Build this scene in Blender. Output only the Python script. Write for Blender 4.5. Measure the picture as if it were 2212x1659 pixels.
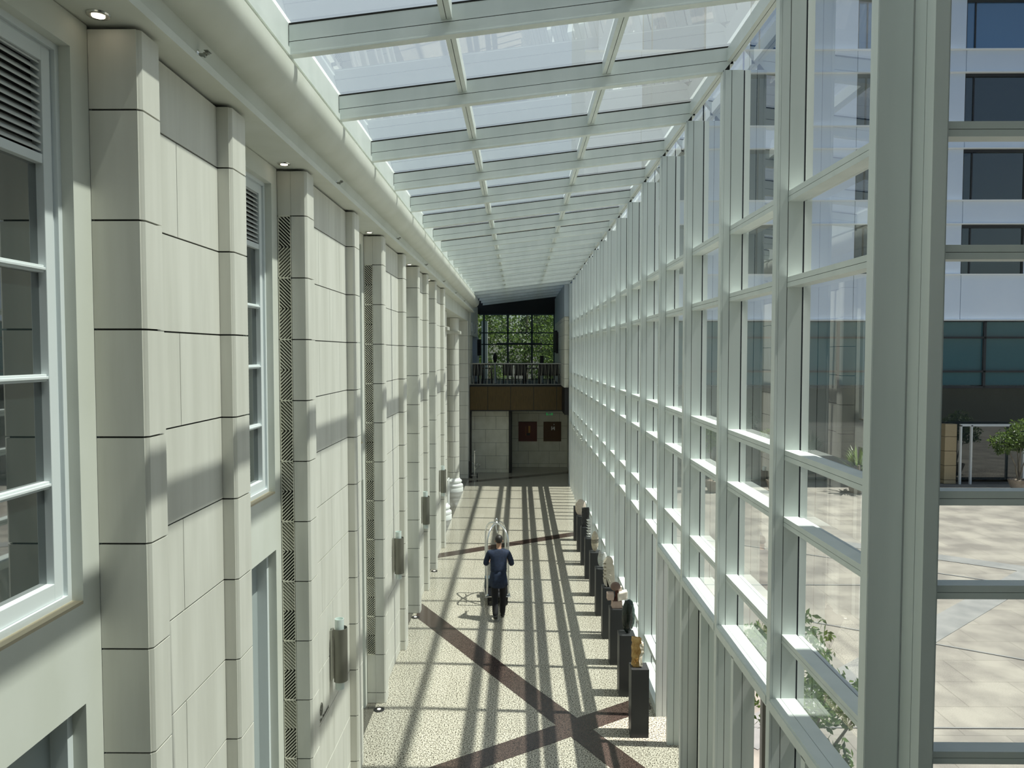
import bpy, bmesh, math, random
from mathutils import Vector, Matrix, noise
random.seed(7)
S = bpy.context.scene
for o in list(bpy.data.objects): bpy.data.objects.remove(o)
COL = S.collection
PI = math.pi

# ---------------------------------------------------------------- camera
W, HH, F = 2212, 1659, 1600.0
H = 5.65
pa = math.atan((829.5 - 762) / F); ya = math.atan((1122 - 1106) / F * math.cos(pa))
fw = Vector((-math.sin(ya) * math.cos(pa), math.cos(ya) * math.cos(pa), -math.sin(pa)))
rt = fw.cross(Vector((0, 0, 1))).normalized(); up = rt.cross(fw)
cd = bpy.data.cameras.new('camera'); cam = bpy.data.objects.new('camera', cd); COL.objects.link(cam)
cd.sensor_width = 36; cd.lens = F / W * 36; cd.clip_start = 0.05; cd.clip_end = 500
m = Matrix((rt, up, -fw)).transposed().to_4x4(); m.translation = (0, 0, H); cam.matrix_world = m
S.camera = cam

# ---------------------------------------------------------------- light
wd = bpy.data.worlds.new('world'); S.world = wd; wd.use_nodes = True
nt = wd.node_tree; nt.nodes.clear()
sk = nt.nodes.new('ShaderNodeTexSky'); sk.sky_type = 'NISHITA'; sk.sun_disc = False
sk.sun_elevation = math.radians(66.2); sk.sun_rotation = math.radians(93); sk.air_density = 1.0; sk.dust_density = 1.5; sk.ozone_density = 1.0
bg = nt.nodes.new('ShaderNodeBackground'); bg.inputs[1].default_value = 0.075
wo = nt.nodes.new('ShaderNodeOutputWorld')
nt.links.new(sk.outputs[0], bg.inputs[0]); nt.links.new(bg.outputs[0], wo.inputs[0])
sl = bpy.data.lights.new('sun', 'SUN'); sl.energy = 6.6; sl.angle = math.radians(0.6); sl.color = (1, .96, .88)
so = bpy.data.objects.new('sun', sl); COL.objects.link(so)
so.rotation_euler = Vector((.44, -.024, 1)).to_track_quat('Z', 'Y').to_euler()
so.location = (20, 10, 40)
vs = S.view_settings; S.display_settings.display_device = 'sRGB'
vs.view_transform = 'Standard'; vs.look = 'None'; vs.gamma = 1; vs.use_curve_mapping = False; vs.exposure = 0.42

# ---------------------------------------------------------------- materials
def mat(name, col, rough=.5, metal=0, spec=.5, emit=None, coat=0, ior=None):
    m = bpy.data.materials.new(name); m.use_nodes = True
    b = m.node_tree.nodes['Principled BSDF']
    b.inputs['Base Color'].default_value = (*col, 1); b.inputs['Roughness'].default_value = rough
    b.inputs['Metallic'].default_value = metal; b.inputs['Specular IOR Level'].default_value = spec
    if ior: b.inputs['IOR'].default_value = ior
    if coat: b.inputs['Coat Weight'].default_value = coat; b.inputs['Coat Roughness'].default_value = .04
    if emit: b.inputs['Emission Color'].default_value = (*emit[0], 1); b.inputs['Emission Strength'].default_value = emit[1]
    return m
def noisy(m, c1, c2, scale=(3, 3, 3), detail=4, bump=0, nscale=1.0, lo=.35, hi=.65):
    nt = m.node_tree; b = nt.nodes['Principled BSDF']
    tc = nt.nodes.new('ShaderNodeTexCoord'); mp = nt.nodes.new('ShaderNodeMapping'); mp.inputs['Scale'].default_value = scale
    n = nt.nodes.new('ShaderNodeTexNoise'); n.inputs['Scale'].default_value = nscale; n.inputs['Detail'].default_value = detail
    r = nt.nodes.new('ShaderNodeValToRGB'); r.color_ramp.elements[0].position = lo; r.color_ramp.elements[1].position = hi
    r.color_ramp.elements[0].color = (*c1, 1); r.color_ramp.elements[1].color = (*c2, 1)
    L = nt.links.new
    L(tc.outputs['Object'], mp.inputs[0]); L(mp.outputs[0], n.inputs['Vector']); L(n.outputs[0], r.inputs[0]); L(r.outputs[0], b.inputs['Base Color'])
    if bump:
        bu = nt.nodes.new('ShaderNodeBump'); bu.inputs['Strength'].default_value = bump; bu.inputs['Distance'].default_value = .01
        L(n.outputs[0], bu.inputs['Height']); L(bu.outputs[0], b.inputs['Normal'])
    return m
M = {}
M['stone'] = noisy(mat('limestone', (.6, .58, .5), .55), (.63, .625, .56), (.73, .725, .66), (6, 6, .6), 6)  # stretched noise puts faint vertical streaks of light into the stone colour
M['stone_end'] = noisy(mat('end_limestone', (.5, .49, .42), .6), (.66, .65, .54), (.76, .75, .65), (3, 3, 2), 6)
M['gap'] = mat('dark_joint', (.015, .015, .013), .9)
M['plaster'] = noisy(mat('painted_plaster', (.66, .68, .61), .75), (.64, .66, .59), (.70, .72, .66), (2, 2, 1), 5)
M['alu'] = noisy(mat('painted_aluminium', (.55, .62, .58), .38), (.64, .69, .665), (.70, .745, .72), (4, 4, .6), 5)
M['alu_dark'] = mat('bronze_frame', (.13, .12, .10), .4)
M['gasket'] = mat('black_gasket', (.01, .012, .02), .6)
M['white_wood'] = mat('white_painted_wood', (.74, .79, .80), .4)
M['louver'] = mat('louver_paint', (.60, .62, .60), .5)
M['chrome'] = mat('polished_steel', (.78, .78, .76), .16, 1)
M['steel'] = mat('brushed_steel', (.45, .45, .41), .42, 1)
M['perf'] = mat('dark_perforated_steel', (.19, .19, .16), .45, .6)
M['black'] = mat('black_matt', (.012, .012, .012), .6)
M['pedestal'] = mat('charcoal_pedestal', (.03, .032, .034), .45)
M['sill_stone'] = mat('ochre_sill', (.55, .48, .34), .7)
M['brown'] = noisy(mat('brown_veneer', (.07, .045, .012), .45), (.07, .042, .007), (.10, .06, .012), (30, 3, 3), 3)
M['white'] = mat('white_paint', (.82, .84, .82), .5)
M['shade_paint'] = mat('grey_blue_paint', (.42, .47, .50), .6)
M['rubber'] = mat('black_rubber', (.02, .02, .02), .7)

def glass(name, tint, ior=1.5, refl=1.0, trans=0.0, tcol=(1, 1, 1), rough=0.0, alpha_boost=1.0):
    m = bpy.data.materials.new(name); m.use_nodes = True; nt = m.node_tree; nt.nodes.clear(); L = nt.links.new
    out = nt.nodes.new('ShaderNodeOutputMaterial')
    tr = nt.nodes.new('ShaderNodeBsdfTransparent'); tr.inputs[0].default_value = (*tint, 1)
    gl = nt.nodes.new('ShaderNodeBsdfGlossy'); gl.inputs['Roughness'].default_value = rough; gl.inputs[0].default_value = (1, 1, 1, 1)
    fr = nt.nodes.new('ShaderNodeFresnel'); fr.inputs[0].default_value = ior
    mu = nt.nodes.new('ShaderNodeMath'); mu.operation = 'MULTIPLY'; mu.inputs[1].default_value = refl; mu.use_clamp = True
    mx = nt.nodes.new('ShaderNodeMixShader'); L(fr.outputs[0], mu.inputs[0]); L(mu.outputs[0], mx.inputs[0])
    base = tr.outputs[0]
    if trans:
        tl = nt.nodes.new('ShaderNodeBsdfTranslucent'); tl.inputs[0].default_value = (*tcol, 1)
        m2 = nt.nodes.new('ShaderNodeMixShader'); m2.inputs[0].default_value = trans
        L(tr.outputs[0], m2.inputs[1]); L(tl.outputs[0], m2.inputs[2]); base = m2.outputs[0]
    L(base, mx.inputs[1]); L(gl.outputs[0], mx.inputs[2]); L(mx.outputs[0], out.inputs[0])
    return m
M['glass'] = glass('clear_curtain_glass', (.86, .93, .91), 1.5, 1.7)
M['roof_glass'] = glass('fritted_roof_glass', (.62, .68, .66), 1.5, 1.6, .20, (.74, .82, .80))
M['railglass'] = glass('clear_glass', (.8, .9, .88), 1.45, 1.0)
M['frosted'] = mat('frosted_glass', (.62, .70, .67), .35)
M['mirror_glass'] = mat('dark_window_glass', (.02, .03, .03), .02, 0, .5, ior=3.4)
M['facade_glass'] = mat('facade_glass', (.012, .022, .028), .03, 0, .5, ior=1.9)
M['facade_teal'] = mat('facade_teal_glass', (.02, .10, .13), .04, 0, .5, ior=1.7)
M['facade_sky'] = mat('sky_reflection_glass', (.04, .13, .27), .03, 0, .5, ior=2.2)  # blue base colour stands in for sky reflected in the upper windows
M['niche_glass'] = mat('pale_niche_panel', (.42, .47, .47), .15, 0, .5)

def granite(name, ca, cb, cc, rough, scale=85, tile=.6, border=False):
    m = bpy.data.materials.new(name); m.use_nodes = True; nt = m.node_tree; b = nt.nodes['Principled BSDF']; L = nt.links.new
    tc = nt.nodes.new('ShaderNodeTexCoord')
    n = nt.nodes.new('ShaderNodeTexNoise'); n.inputs['Scale'].default_value = scale; n.inputs['Detail'].default_value = 3; n.inputs['Roughness'].default_value = .7
    L(tc.outputs['Object'], n.inputs['Vector'])
    r = nt.nodes.new('ShaderNodeValToRGB'); e = r.color_ramp.elements
    e[0].position = .43; e[0].color = (*ca, 1); e[1].position = .54; e[1].color = (*cc, 1); x = r.color_ramp.elements.new(.46); x.color = (*cb, 1)
    L(n.outputs[0], r.inputs[0])
    br = nt.nodes.new('ShaderNodeTexBrick'); br.offset = 0; br.inputs['Scale'].default_value = 1; br.inputs['Mortar Size'].default_value = .0022
    br.inputs['Brick Width'].default_value = tile; br.inputs['Row Height'].default_value = tile
    br.inputs['Color1'].default_value = (1, 1, 1, 1); br.inputs['Color2'].default_value = (.93, .93, .92, 1); br.inputs['Mortar'].default_value = (.5, .48, .44, 1)
    L(tc.outputs['Object'], br.inputs['Vector'])
    mx = nt.nodes.new('ShaderNodeMix'); mx.data_type = 'RGBA'; mx.blend_type = 'MULTIPLY'; mx.inputs[0].default_value = 1
    L(r.outputs[0], mx.inputs[6]); L(br.outputs[0], mx.inputs[7]); L(mx.outputs[2], b.inputs['Base Color'])
    b.inputs['Roughness'].default_value = rough
    return m
M['granite'] = granite('speckled_beige_granite', (.04, .034, .024), (.27, .245, .19), (.58, .55, .47), .15, 48)
M['granite_dark'] = granite('dark_brown_granite', (.012, .010, .009), (.045, .033, .028), (.09, .062, .052), .16, tile=3)
M['granite_edge'] = granite('grey_brown_granite', (.03, .03, .025), (.09, .085, .07), (.15, .14, .12), .12)

def plaza_mat():
    m = bpy.data.materials.new('plaza_pavers'); m.use_nodes = True; nt = m.node_tree; b = nt.nodes['Principled BSDF']; L = nt.links.new
    tc = nt.nodes.new('ShaderNodeTexCoord')
    n = nt.nodes.new('ShaderNodeTexNoise'); n.inputs['Scale'].default_value = 1.1; n.inputs['Detail'].default_value = 8; L(tc.outputs['Object'], n.inputs['Vector'])
    r = nt.nodes.new('ShaderNodeValToRGB'); e = r.color_ramp.elements; e[0].position = .38; e[0].color = (.19, .175, .16, 1); e[1].position = .62; e[1].color = (.30, .28, .25, 1)
    L(n.outputs[0], r.inputs[0])
    br = nt.nodes.new('ShaderNodeTexBrick'); br.offset = .5; br.inputs['Scale'].default_value = 1; br.inputs['Mortar Size'].default_value = .006
    br.inputs['Brick Width'].default_value = 1.2; br.inputs['Row Height'].default_value = .9
    br.inputs['Color1'].default_value = (1, .98, .95, 1); br.inputs['Color2'].default_value = (.84, .82, .81, 1); br.inputs['Mortar'].default_value = (.55, .53, .5, 1)
    mp = nt.nodes.new('ShaderNodeMapping'); mp.inputs['Rotation'].default_value = (0, 0, .0); L(tc.outputs['Object'], mp.inputs[0]); L(mp.outputs[0], br.inputs['Vector'])
    mx = nt.nodes.new('ShaderNodeMix'); mx.data_type = 'RGBA'; mx.blend_type = 'MULTIPLY'; mx.inputs[0].default_value = 1
    L(r.outputs[0], mx.inputs[6]); L(br.outputs[0], mx.inputs[7]); L(mx.outputs[2], b.inputs['Base Color']); b.inputs['Roughness'].default_value = .8
    return m
M['plaza'] = plaza_mat()
M['band'] = noisy(mat('grey_paver_band', (.2, .2, .2), .8), (.17, .17, .17), (.23, .225, .22), (2, 2, 2))
M['leaf'] = noisy(mat('green_leaf', (.07, .14, .03), .45), (.035, .09, .018), (.14, .24, .05), (3, 3, 3), 3)
M['leaf'].node_tree.nodes['Principled BSDF'].inputs['Subsurface Weight'].default_value = 0
def leafmat(name, c1, c2):
    m = bpy.data.materials.new(name); m.use_nodes = True; nt = m.node_tree; L = nt.links.new
    b = nt.nodes['Principled BSDF']; noisy(m, c1, c2, (3, 3, 3), 3, lo=.42, hi=.6); b.inputs['Roughness'].default_value = .4
    t = nt.nodes.new('ShaderNodeBsdfTranslucent'); t.inputs[0].default_value = (c2[0] * 1.5, c2[1] * 1.5, c2[2], 1)
    mx = nt.nodes.new('ShaderNodeMixShader'); mx.inputs[0].default_value = .35
    L(b.outputs[0], mx.inputs[1]); L(t.outputs[0], mx.inputs[2]); L(mx.outputs[0], nt.nodes['Material Output'].inputs[0]); return m
M['leaf'] = leafmat('green_leaf_thin', (.018, .045, .010), (.11, .17, .045))
M['bark'] = noisy(mat('grey_bark', (.2, .17, .13), .9), (.12, .10, .08), (.28, .24, .18), (8, 8, 2))
M['terracotta'] = noisy(mat('clay_pot', (.3, .24, .19), .8), (.24, .19, .15), (.34, .28, .23), (6, 6, 6))
M['facade'] = noisy(mat('pale_render', (.5, .53, .60), .6), (.70, .78, .90), (.74, .81, .92), (.5, .5, .5))
M['ledge'] = mat('metal_ledge', (.75, .77, .78), .35)
M['navy'] = noisy(mat('navy_wool', (.012, .03, .075), .8), (.005, .012, .034), (.009, .020, .052), (20, 20, 20))
M['trouser'] = mat('black_wool', (.006, .006, .008), .85)
M['skin'] = mat('skin', (.42, .24, .16), .5)
M['hair'] = mat('black_hair', (.012, .009, .007), .5)

# ---------------------------------------------------------------- helpers
class MB:
    def __init__(s): s.v = []; s.f = []; s.m = []
    def quad_hull(s, pts, mi=0):  # 8 points: bottom 4 ccw, top 4 ccw
        n = len(s.v); s.v += [tuple(p) for p in pts]
        for q in ((0, 3, 2, 1), (4, 5, 6, 7), (0, 1, 5, 4), (1, 2, 6, 5), (2, 3, 7, 6), (3, 0, 4, 7)):
            s.f.append(tuple(n + i for i in q)); s.m.append(mi)
        return s
    def box(s, x0, x1, y0, y1, z0, z1, mi=0):
        return s.quad_hull([(x0, y0, z0), (x1, y0, z0), (x1, y1, z0), (x0, y1, z0), (x0, y0, z1), (x1, y0, z1), (x1, y1, z1), (x0, y1, z1)], mi)
    def prism(s, poly, z0, z1, mi=0, axis='z'):
        n = len(s.v); k = len(poly)
        for z in (z0, z1):
            for (a, b) in poly:
                s.v.append((a, b, z) if axis == 'z' else ((a, z, b) if axis == 'y' else (z, a, b)))
        s.f.append(tuple(n + i for i in range(k))[::-1]); s.f.append(tuple(n + k + i for i in range(k))); s.m += [mi, mi]
        for i in range(k):
            j = (i + 1) % k; s.f.append((n + i, n + j, n + k + j, n + k + i)); s.m.append(mi)
        return s
    def tube(s, pts, r, seg=10, mi=0, closed=False):
        pts = [Vector(p) for p in pts]; rings = []; N = len(pts); prev = None
        rr = r if isinstance(r, (list, tuple)) else [r] * N
        for i, p in enumerate(pts):
            a = pts[(i - 1) % N] if (closed or i) else p; b = pts[(i + 1) % N] if (closed or i < N - 1) else p
            t = (b - a).normalized()
            if prev is None:
                u = t.cross(Vector((0, 0, 1)));
                if u.length < .1: u = t.cross(Vector((1, 0, 0)))
                u.normalize()
            else: u = (prev - t * prev.dot(t)).normalized()
            prev = u; w = t.cross(u); n = len(s.v)
            for k in range(seg):
                c = 2 * PI * k / seg; s.v.append(tuple(p + (u * math.cos(c) + w * math.sin(c)) * rr[i]))
            rings.append(n)
        R = range(N if closed else N - 1)
        for i in R:
            a, b = rings[i], rings[(i + 1) % N]
            for k in range(seg):
                l = (k + 1) % seg; s.f.append((a + k, a + l, b + l, b + k)); s.m.append(mi)
        if not closed:
            s.f.append(tuple(rings[0] + k for k in range(seg))[::-1]); s.f.append(tuple(rings[-1] + k for k in range(seg))); s.m += [mi, mi]
        return s
    def lathe(s, c, prof, seg=28, mi=0, axis='z'):
        rings = []
        for (r, z) in prof:
            n = len(s.v)
            for k in range(seg):
                a = 2 * PI * k / seg; x, y = r * math.cos(a), r * math.sin(a)
                if axis == 'z': s.v.append((c[0] + x, c[1] + y, c[2] + z))
                elif axis == 'x': s.v.append((c[0] + z, c[1] + x, c[2] + y))
                else: s.v.append((c[0] + x, c[1] + z, c[2] + y))
            rings.append(n)
        for a, b in zip(rings, rings[1:]):
            for k in range(seg):
                l = (k + 1) % seg; s.f.append((a + k, a + l, b + l, b + k)); s.m.append(mi)
        s.f.append(tuple(rings[0] + k for k in range(seg))[::-1]); s.f.append(tuple(rings[-1] + k for k in range(seg))); s.m += [mi, mi]
        return s
    def blob(s, c, rad, sub=3, amp=0, fr=3, seed=0, mi=0, fn=None):
        bm = bmesh.new(); bmesh.ops.create_icosphere(bm, subdivisions=sub, radius=1)
        n = len(s.v)
        for v in bm.verts:
            p = v.co.copy(); d = 1 + amp * noise.noise(p * fr + Vector((seed, seed, seed)))
            p = Vector((p.x * rad[0], p.y * rad[1], p.z * rad[2])) * d
            if fn: p = fn(p)
            s.v.append((c[0] + p.x, c[1] + p.y, c[2] + p.z))
        for f in bm.faces: s.f.append(tuple(n + v.index for v in f.verts)); s.m.append(mi)
        bm.free(); return s
    def rock(s, x0, x1, y0, y1, z0, z1, amp=.03, seed=0, cuts=9, fr=7, mi=0, fn=None):
        bm = bmesh.new(); bmesh.ops.create_cube(bm, size=1)
        bmesh.ops.subdivide_edges(bm, edges=bm.edges[:], cuts=cuts, use_grid_fill=True)
        n = len(s.v); bm.verts.ensure_lookup_table()
        for v in bm.verts:
            p = Vector(((x0 + x1) / 2 + v.co.x * (x1 - x0), (y0 + y1) / 2 + v.co.y * (y1 - y0), (z0 + z1) / 2 + v.co.z * (z1 - z0)))
            q = noise.noise_vector(p * fr + Vector((seed, 0, seed))) * amp + noise.noise_vector(p * fr * 3 + Vector((seed, 3, 0))) * amp * .4
            if v.co.z < -.49: q.z = 0
            p += q
            if fn: p = fn(p)
            s.v.append(tuple(p))
        for f in bm.faces: s.f.append(tuple(n + v.index for v in f.verts)); s.m.append(mi)
        bm.free(); return s
    def build(s, name, mats, parent=None, smooth=False, bevel=0, loc=None):
        me = bpy.data.meshes.new(name)
        vv = s.v
        if loc: vv = [(a - loc[0], b - loc[1], c - loc[2]) for a, b, c in vv]
        me.from_pydata(vv, [], s.f); me.update()
        if not isinstance(mats, (list, tuple)): mats = [mats]
        for m_ in mats: me.materials.append(m_)
        me.polygons.foreach_set('material_index', s.m)
        if smooth:
            me.polygons.foreach_set('use_smooth', [True] * len(me.polygons))
            try: me.set_sharp_from_angle(angle=math.radians(40))
            except Exception: pass
        o = bpy.data.objects.new(name, me); COL.objects.link(o)
        if loc: o.location = loc
        if parent: o.parent = parent
        if bevel:
            b = o.modifiers.new('bevel', 'BEVEL'); b.width = bevel; b.segments = 2; b.limit_method = 'ANGLE'
        return o
def empty(name, loc=(0, 0, 0)):
    o = bpy.data.objects.new(name, None); o.location = loc; COL.objects.link(o); o.empty_display_size = .1; return o
def tag(o, label, cat, group=None):
    o['label'] = label; o['category'] = cat
    if group: o['group'] = group
    return o
def struct(o): o['kind'] = 'structure'; return o
ORD = ['nearest', 'second', 'third', 'fourth', 'fifth', 'sixth', 'seventh', 'eighth', 'ninth', 'tenth', 'eleventh', 'twelfth', 'thirteenth', 'fourteenth', 'fifteenth', 'sixteenth', 'seventeenth', 'eighteenth']
CZ, CS = .173, .6235   # stone course grid

# ---------------------------------------------------------------- floor
struct(MB().box(-2.30, 2.40, -6, 40.5, -.15, 0).build('floor', M['granite']))
struct(MB().box(-4.6, -2.301, -6, 41, -.15, .0).build('trim_1', M['granite_edge']))
struct(MB().box(2.401, 8.3, -6, 4.5, -.15, 0).build('floor', M['granite']))
SZ = [.0025]
def strip(name, p, mi):
    SZ[0] += .0008
    o = MB().prism(p, .0005, SZ[0]).build(name, mi); return struct(o)
# diagonal inlay bands, corners measured on the floor
strip('trim_2', [(-2.22, 16.50), (-2.22, 15.62), (.20, 11.62), (1.24, 9.87), (2.20, 8.28), (2.20, 9.08), (1.72, 9.87), (.92, 11.21), (.22, 12.36)], M['granite_dark'])
def bandpoly(a, b, w):
    a = Vector(a); b = Vector(b); d = (b - a).normalized(); n = Vector((-d.y, d.x)) * w / 2
    return [tuple(a - n), tuple(b - n), tuple(b + n), tuple(a + n)]
strip('trim_3', [(-2.2, 8.93), (-1.297, 9.846), (-.542, 9.854 + .62 - .62), (.77, 10.67), (1.43, 11.1), (2.1, 11.57), (2.1, 12.05), (1.81, 11.84), (.92, 11.24), (.51, 11.03), (-1.297, 9.846), (-2.2, 9.28)][:0] or
      [(-2.2, 8.74), (2.1, 11.56), (2.1, 12.04), (-2.2, 9.22)], M['granite_dark'])
strip('trim_4', [(-2.27, 20.15), (2.1, 22.92), (2.1, 23.4), (-2.27, 20.62)], M['granite_dark'])
strip('trim_5', [(-2.22, 32.0), (2.35, 34.6), (2.35, 35.1), (-2.22, 32.45)], M['granite_dark'])

# ---------------------------------------------------------------- left wall: plaster bays
wl = struct(empty('wall_left'))
bays = [(2.55, 4.25), (5.87, 7.525), (10.0, 11.69), (14.11, 15.82), (17.61, 19.06)]
for (a, b) in bays:
    p = MB(); oa, ob = a + .17, b - .165
    p.box(-2.85, -2.45, a, oa, 0, 7.5).box(-2.85, -2.45, ob, b, 0, 7.5)
    p.box(-2.85, -2.45, oa, ob, 7.32, 7.5).box(-2.85, -2.45, oa, ob, 3.668, 4.24)
    p.build('plaster_bay', M['plaster'], wl)
p = MB().box(-2.85, -2.45, -6, 2.549, 0, 7.5); p.build('plaster_bay', M['plaster'], wl)
wn = [0]
def left_window(a, b):
    wn[0] += 1; w = struct(empty('window_%d' % wn[0], (-2.5, (a + b) / 2, 4.25)))
    a += .17; b -= .165
    def B(mb, name, mt, **k): 
        o = mb.build(name, mt, None, **k); o.parent = w; o.matrix_parent_inverse = Matrix.Translation((2.5, -(w.location.y), -4.25)); return o
    z0, z1 = 4.257, 7.32
    f = MB(); X = -2.515
    f.box(X - .10, X, a, a + .035, z0, z1).box(X - .10, X, b - .035, b, z0, z1).box(X - .10, X, a + .035, b - .035, z1 - .035, z1).box(X - .10, X, a + .035, b - .035, z0, z0 + .04)
    f.box(X - .10, X - .025, a + .035, a + .07, z0 + .04, z1 - .035).box(X - .10, X - .025, b - .07, b - .035, z0 + .04, z1 - .035).box(X - .10, X - .025, a + .07, b - .07, z1 - .07, z1 - .035)
    B(f, 'window_frame', M['white_wood'])
    f = MB(); X = -2.53
    f.box(X - .06, X, a + .055, a + .125, z0 + .041, z1 - .05).box(X - .06, X, b - .125, b - .055, z0 + .041, z1 - .05)
    f.box(X - .06, X, a + .125, b - .125, z1 - .125, z1 - .05).box(X - .06, X, a + .125, b - .125, z0 + .041, z0 + .135)
    f.box(X - .05, X - .005, a + .126, b - .126, 6.655, 6.705)
    for z in (6.098, 5.515, 4.935):
        f.box(X - .05, X - .012, a + .126, b - .126, z - .02, z + .02).box(X - .012, X - .002, a + .126, b - .126, z - .008, z + .008)
    mid = (a + b) / 2; f.box(X - .049, X - .013, mid - .02, mid + .02, z0 + .136, 6.654)
    B(f, 'sash', M['white_wood'], bevel=.003)
    f = MB(); n = 12
    for i in range(n):
        z = 6.73 + (7.19 - 6.73) * i / (n - 1)
        f.quad_hull([(X - .055, a + .12, z + .03), (X - .012, a + .12, z - .012), (X - .012, b - .12, z - .012), (X - .055, b - .12, z + .03),
                     (X - .055, a + .12, z + .037), (X - .012, a + .12, z - .002), (X - .012, b - .12, z - .002), (X - .055, b - .12, z + .037)])
    B(f, 'louvre_slats', M['louver'])
    B(MB().box(X - .075, X - .06, a + .08, b - .08, 6.68, z1 - .08), 'louvre_backing', M['black'])
    B(MB().box(-2.80, -2.78, a, b, 4.25, 7.32), 'leak_backing', M['shade_paint'])  # added sheet, stops outside light leaking in behind the window
    B(MB().box(X - .052, X - .044, a + .06, b - .06, z0 + .06, 6.67), 'glass_pane', M['mirror_glass'])
    B(MB().box(-2.52, -2.452, a, b, 4.24, 4.258), 'window_sill', M['sill_stone'])
    # lower opening: pale recessed panel
    wn[0] += 1; w = struct(empty('window_%d' % wn[0], (-2.5, (a + b) / 2, 4.25)))
    f = MB().box(-2.66, -2.53, b - .05, b, 0, 3.668).box(-2.66, -2.53, a, a + .05, 0, 3.668).box(-2.66, -2.53, a + .05, b - .05, 3.62, 3.668)
    B(f, 'window_frame', M['white_wood'])
    B(MB().box(-2.66, -2.63, a + .03, b - .03, 0, 3.62), 'glass_pane', M['niche_glass'])
for a, b in bays: left_window(a, b)

# ---------------------------------------------------------------- stone pilaster pairs
def courses(z0, z1):
    js = [CZ + CS * n for n in range(0, 14)]; js = [z for z in js if z0 + .05 < z < z1 - .05]
    e = [z0] + js + [z1]; return list(zip(e, e[1:]))
G = .011
def pier_mesh(x0, y0, y1, x1, z0, z1, ch=.022):
    p = MB()
    for (a, b) in courses(z0, z1):
        p.prism([(x0, y0), (x1 - ch, y0), (x1 - ch, y0 + .006), (x1 - .012, y0 + .012), (x1, y0 + ch), (x1, y1), (x0, y1)], a + G / 2, b - G / 2, 0)
    p.box(x0 + .01, x1 - ch - .012, y0 + .012, y1 - .01, z0, z1, 1)
    return p
def herring(x0, x1, y, z0, z1):
    p = MB(); p.box(x0, x1, y + .03, y + .05, z0, z1, 1)
    w = x1 - x0; half = CS / 2
    z = CZ + CS * math.floor((z0 - CZ) / CS)
    while z < z1:
        for h in (0, 1):
            a = z + h * half; b = a + half; sgn = -1 if h else 1
            k = a - w
            st = .036
            q = a - w + st / 2
            while q < b + w:
                # diagonal bar: from (x0, q) to (x1, q + sgn*w)
                pts = []
                n = 8
                def zc(x): return q + sgn * (x - x0) * 1.0 if sgn > 0 else q - (x - x0) * 1.0
                xa, xb = x0, x1
                za, zb = zc(x0), zc(x1)
                # clip to [a,b]
                def clip(xa, za, xb, zb):
                    if (za < a and zb < a) or (za > b and zb > b): return None
                    def cl(x1_, z1_, x2_, z2_):
                        lim = a if z1_ < a else (b if z1_ > b else None)
                        if lim is None: return x1_, z1_
                        t = (lim - z1_) / (z2_ - z1_); return x1_ + t * (x2_ - x1_), lim
                    xa2, za2 = cl(xa, za, xb, zb); xb2, zb2 = cl(xb, zb, xa, za); return xa2, za2, xb2, zb2
                c = clip(xa, za, xb, zb)
                if c and abs(c[0] - c[2]) > .004 and min(c[1], c[3]) > z0 and max(c[1], c[3]) < z1:
                    xa, za, xb, zb = c; t = .0075
                    p.quad_hull([(xa, y, za - t), (xb, y, zb - t), (xb, y + .03, zb - t), (xa, y + .03, za - t), (xa, y, za + t), (xb, y, zb + t), (xb, y + .03, zb + t), (xa, y + .03, za + t)], 0)
                q += st
        if z > z0: p.box(x0, x1, y - .003, y + .03, z - .006, z + .006, 0)
        z += CS
    p.box(x0, x0 + .008, y - .003, y + .03, z0, z1, 0).box(x1 - .006, x1, y - .003, y + .03, z0, z1, 0)
    return p
blocks = [(4.25, 4.47, 5.58, 5.86, False), (7.53, 7.79, 9.69, 9.99, True), (11.70, 11.95, 13.83, 14.10, True), (15.83, 16.05, 17.35, 17.60, False), (19.07, 19.30, 21.2, 21.5, False)]
blab = ['nearest limestone pilaster pair, tall and plain, beside the big louvred window',
        'second limestone pilaster pair, with dark zigzag grille and the lettered sign below its lamp',
        'third limestone pilaster pair, with zigzag grille stopping above a plain stone base',
        'fourth limestone pilaster pair, narrow and without grille, uplight at its foot',
        'last limestone pilaster pair before the round columns']
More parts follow.
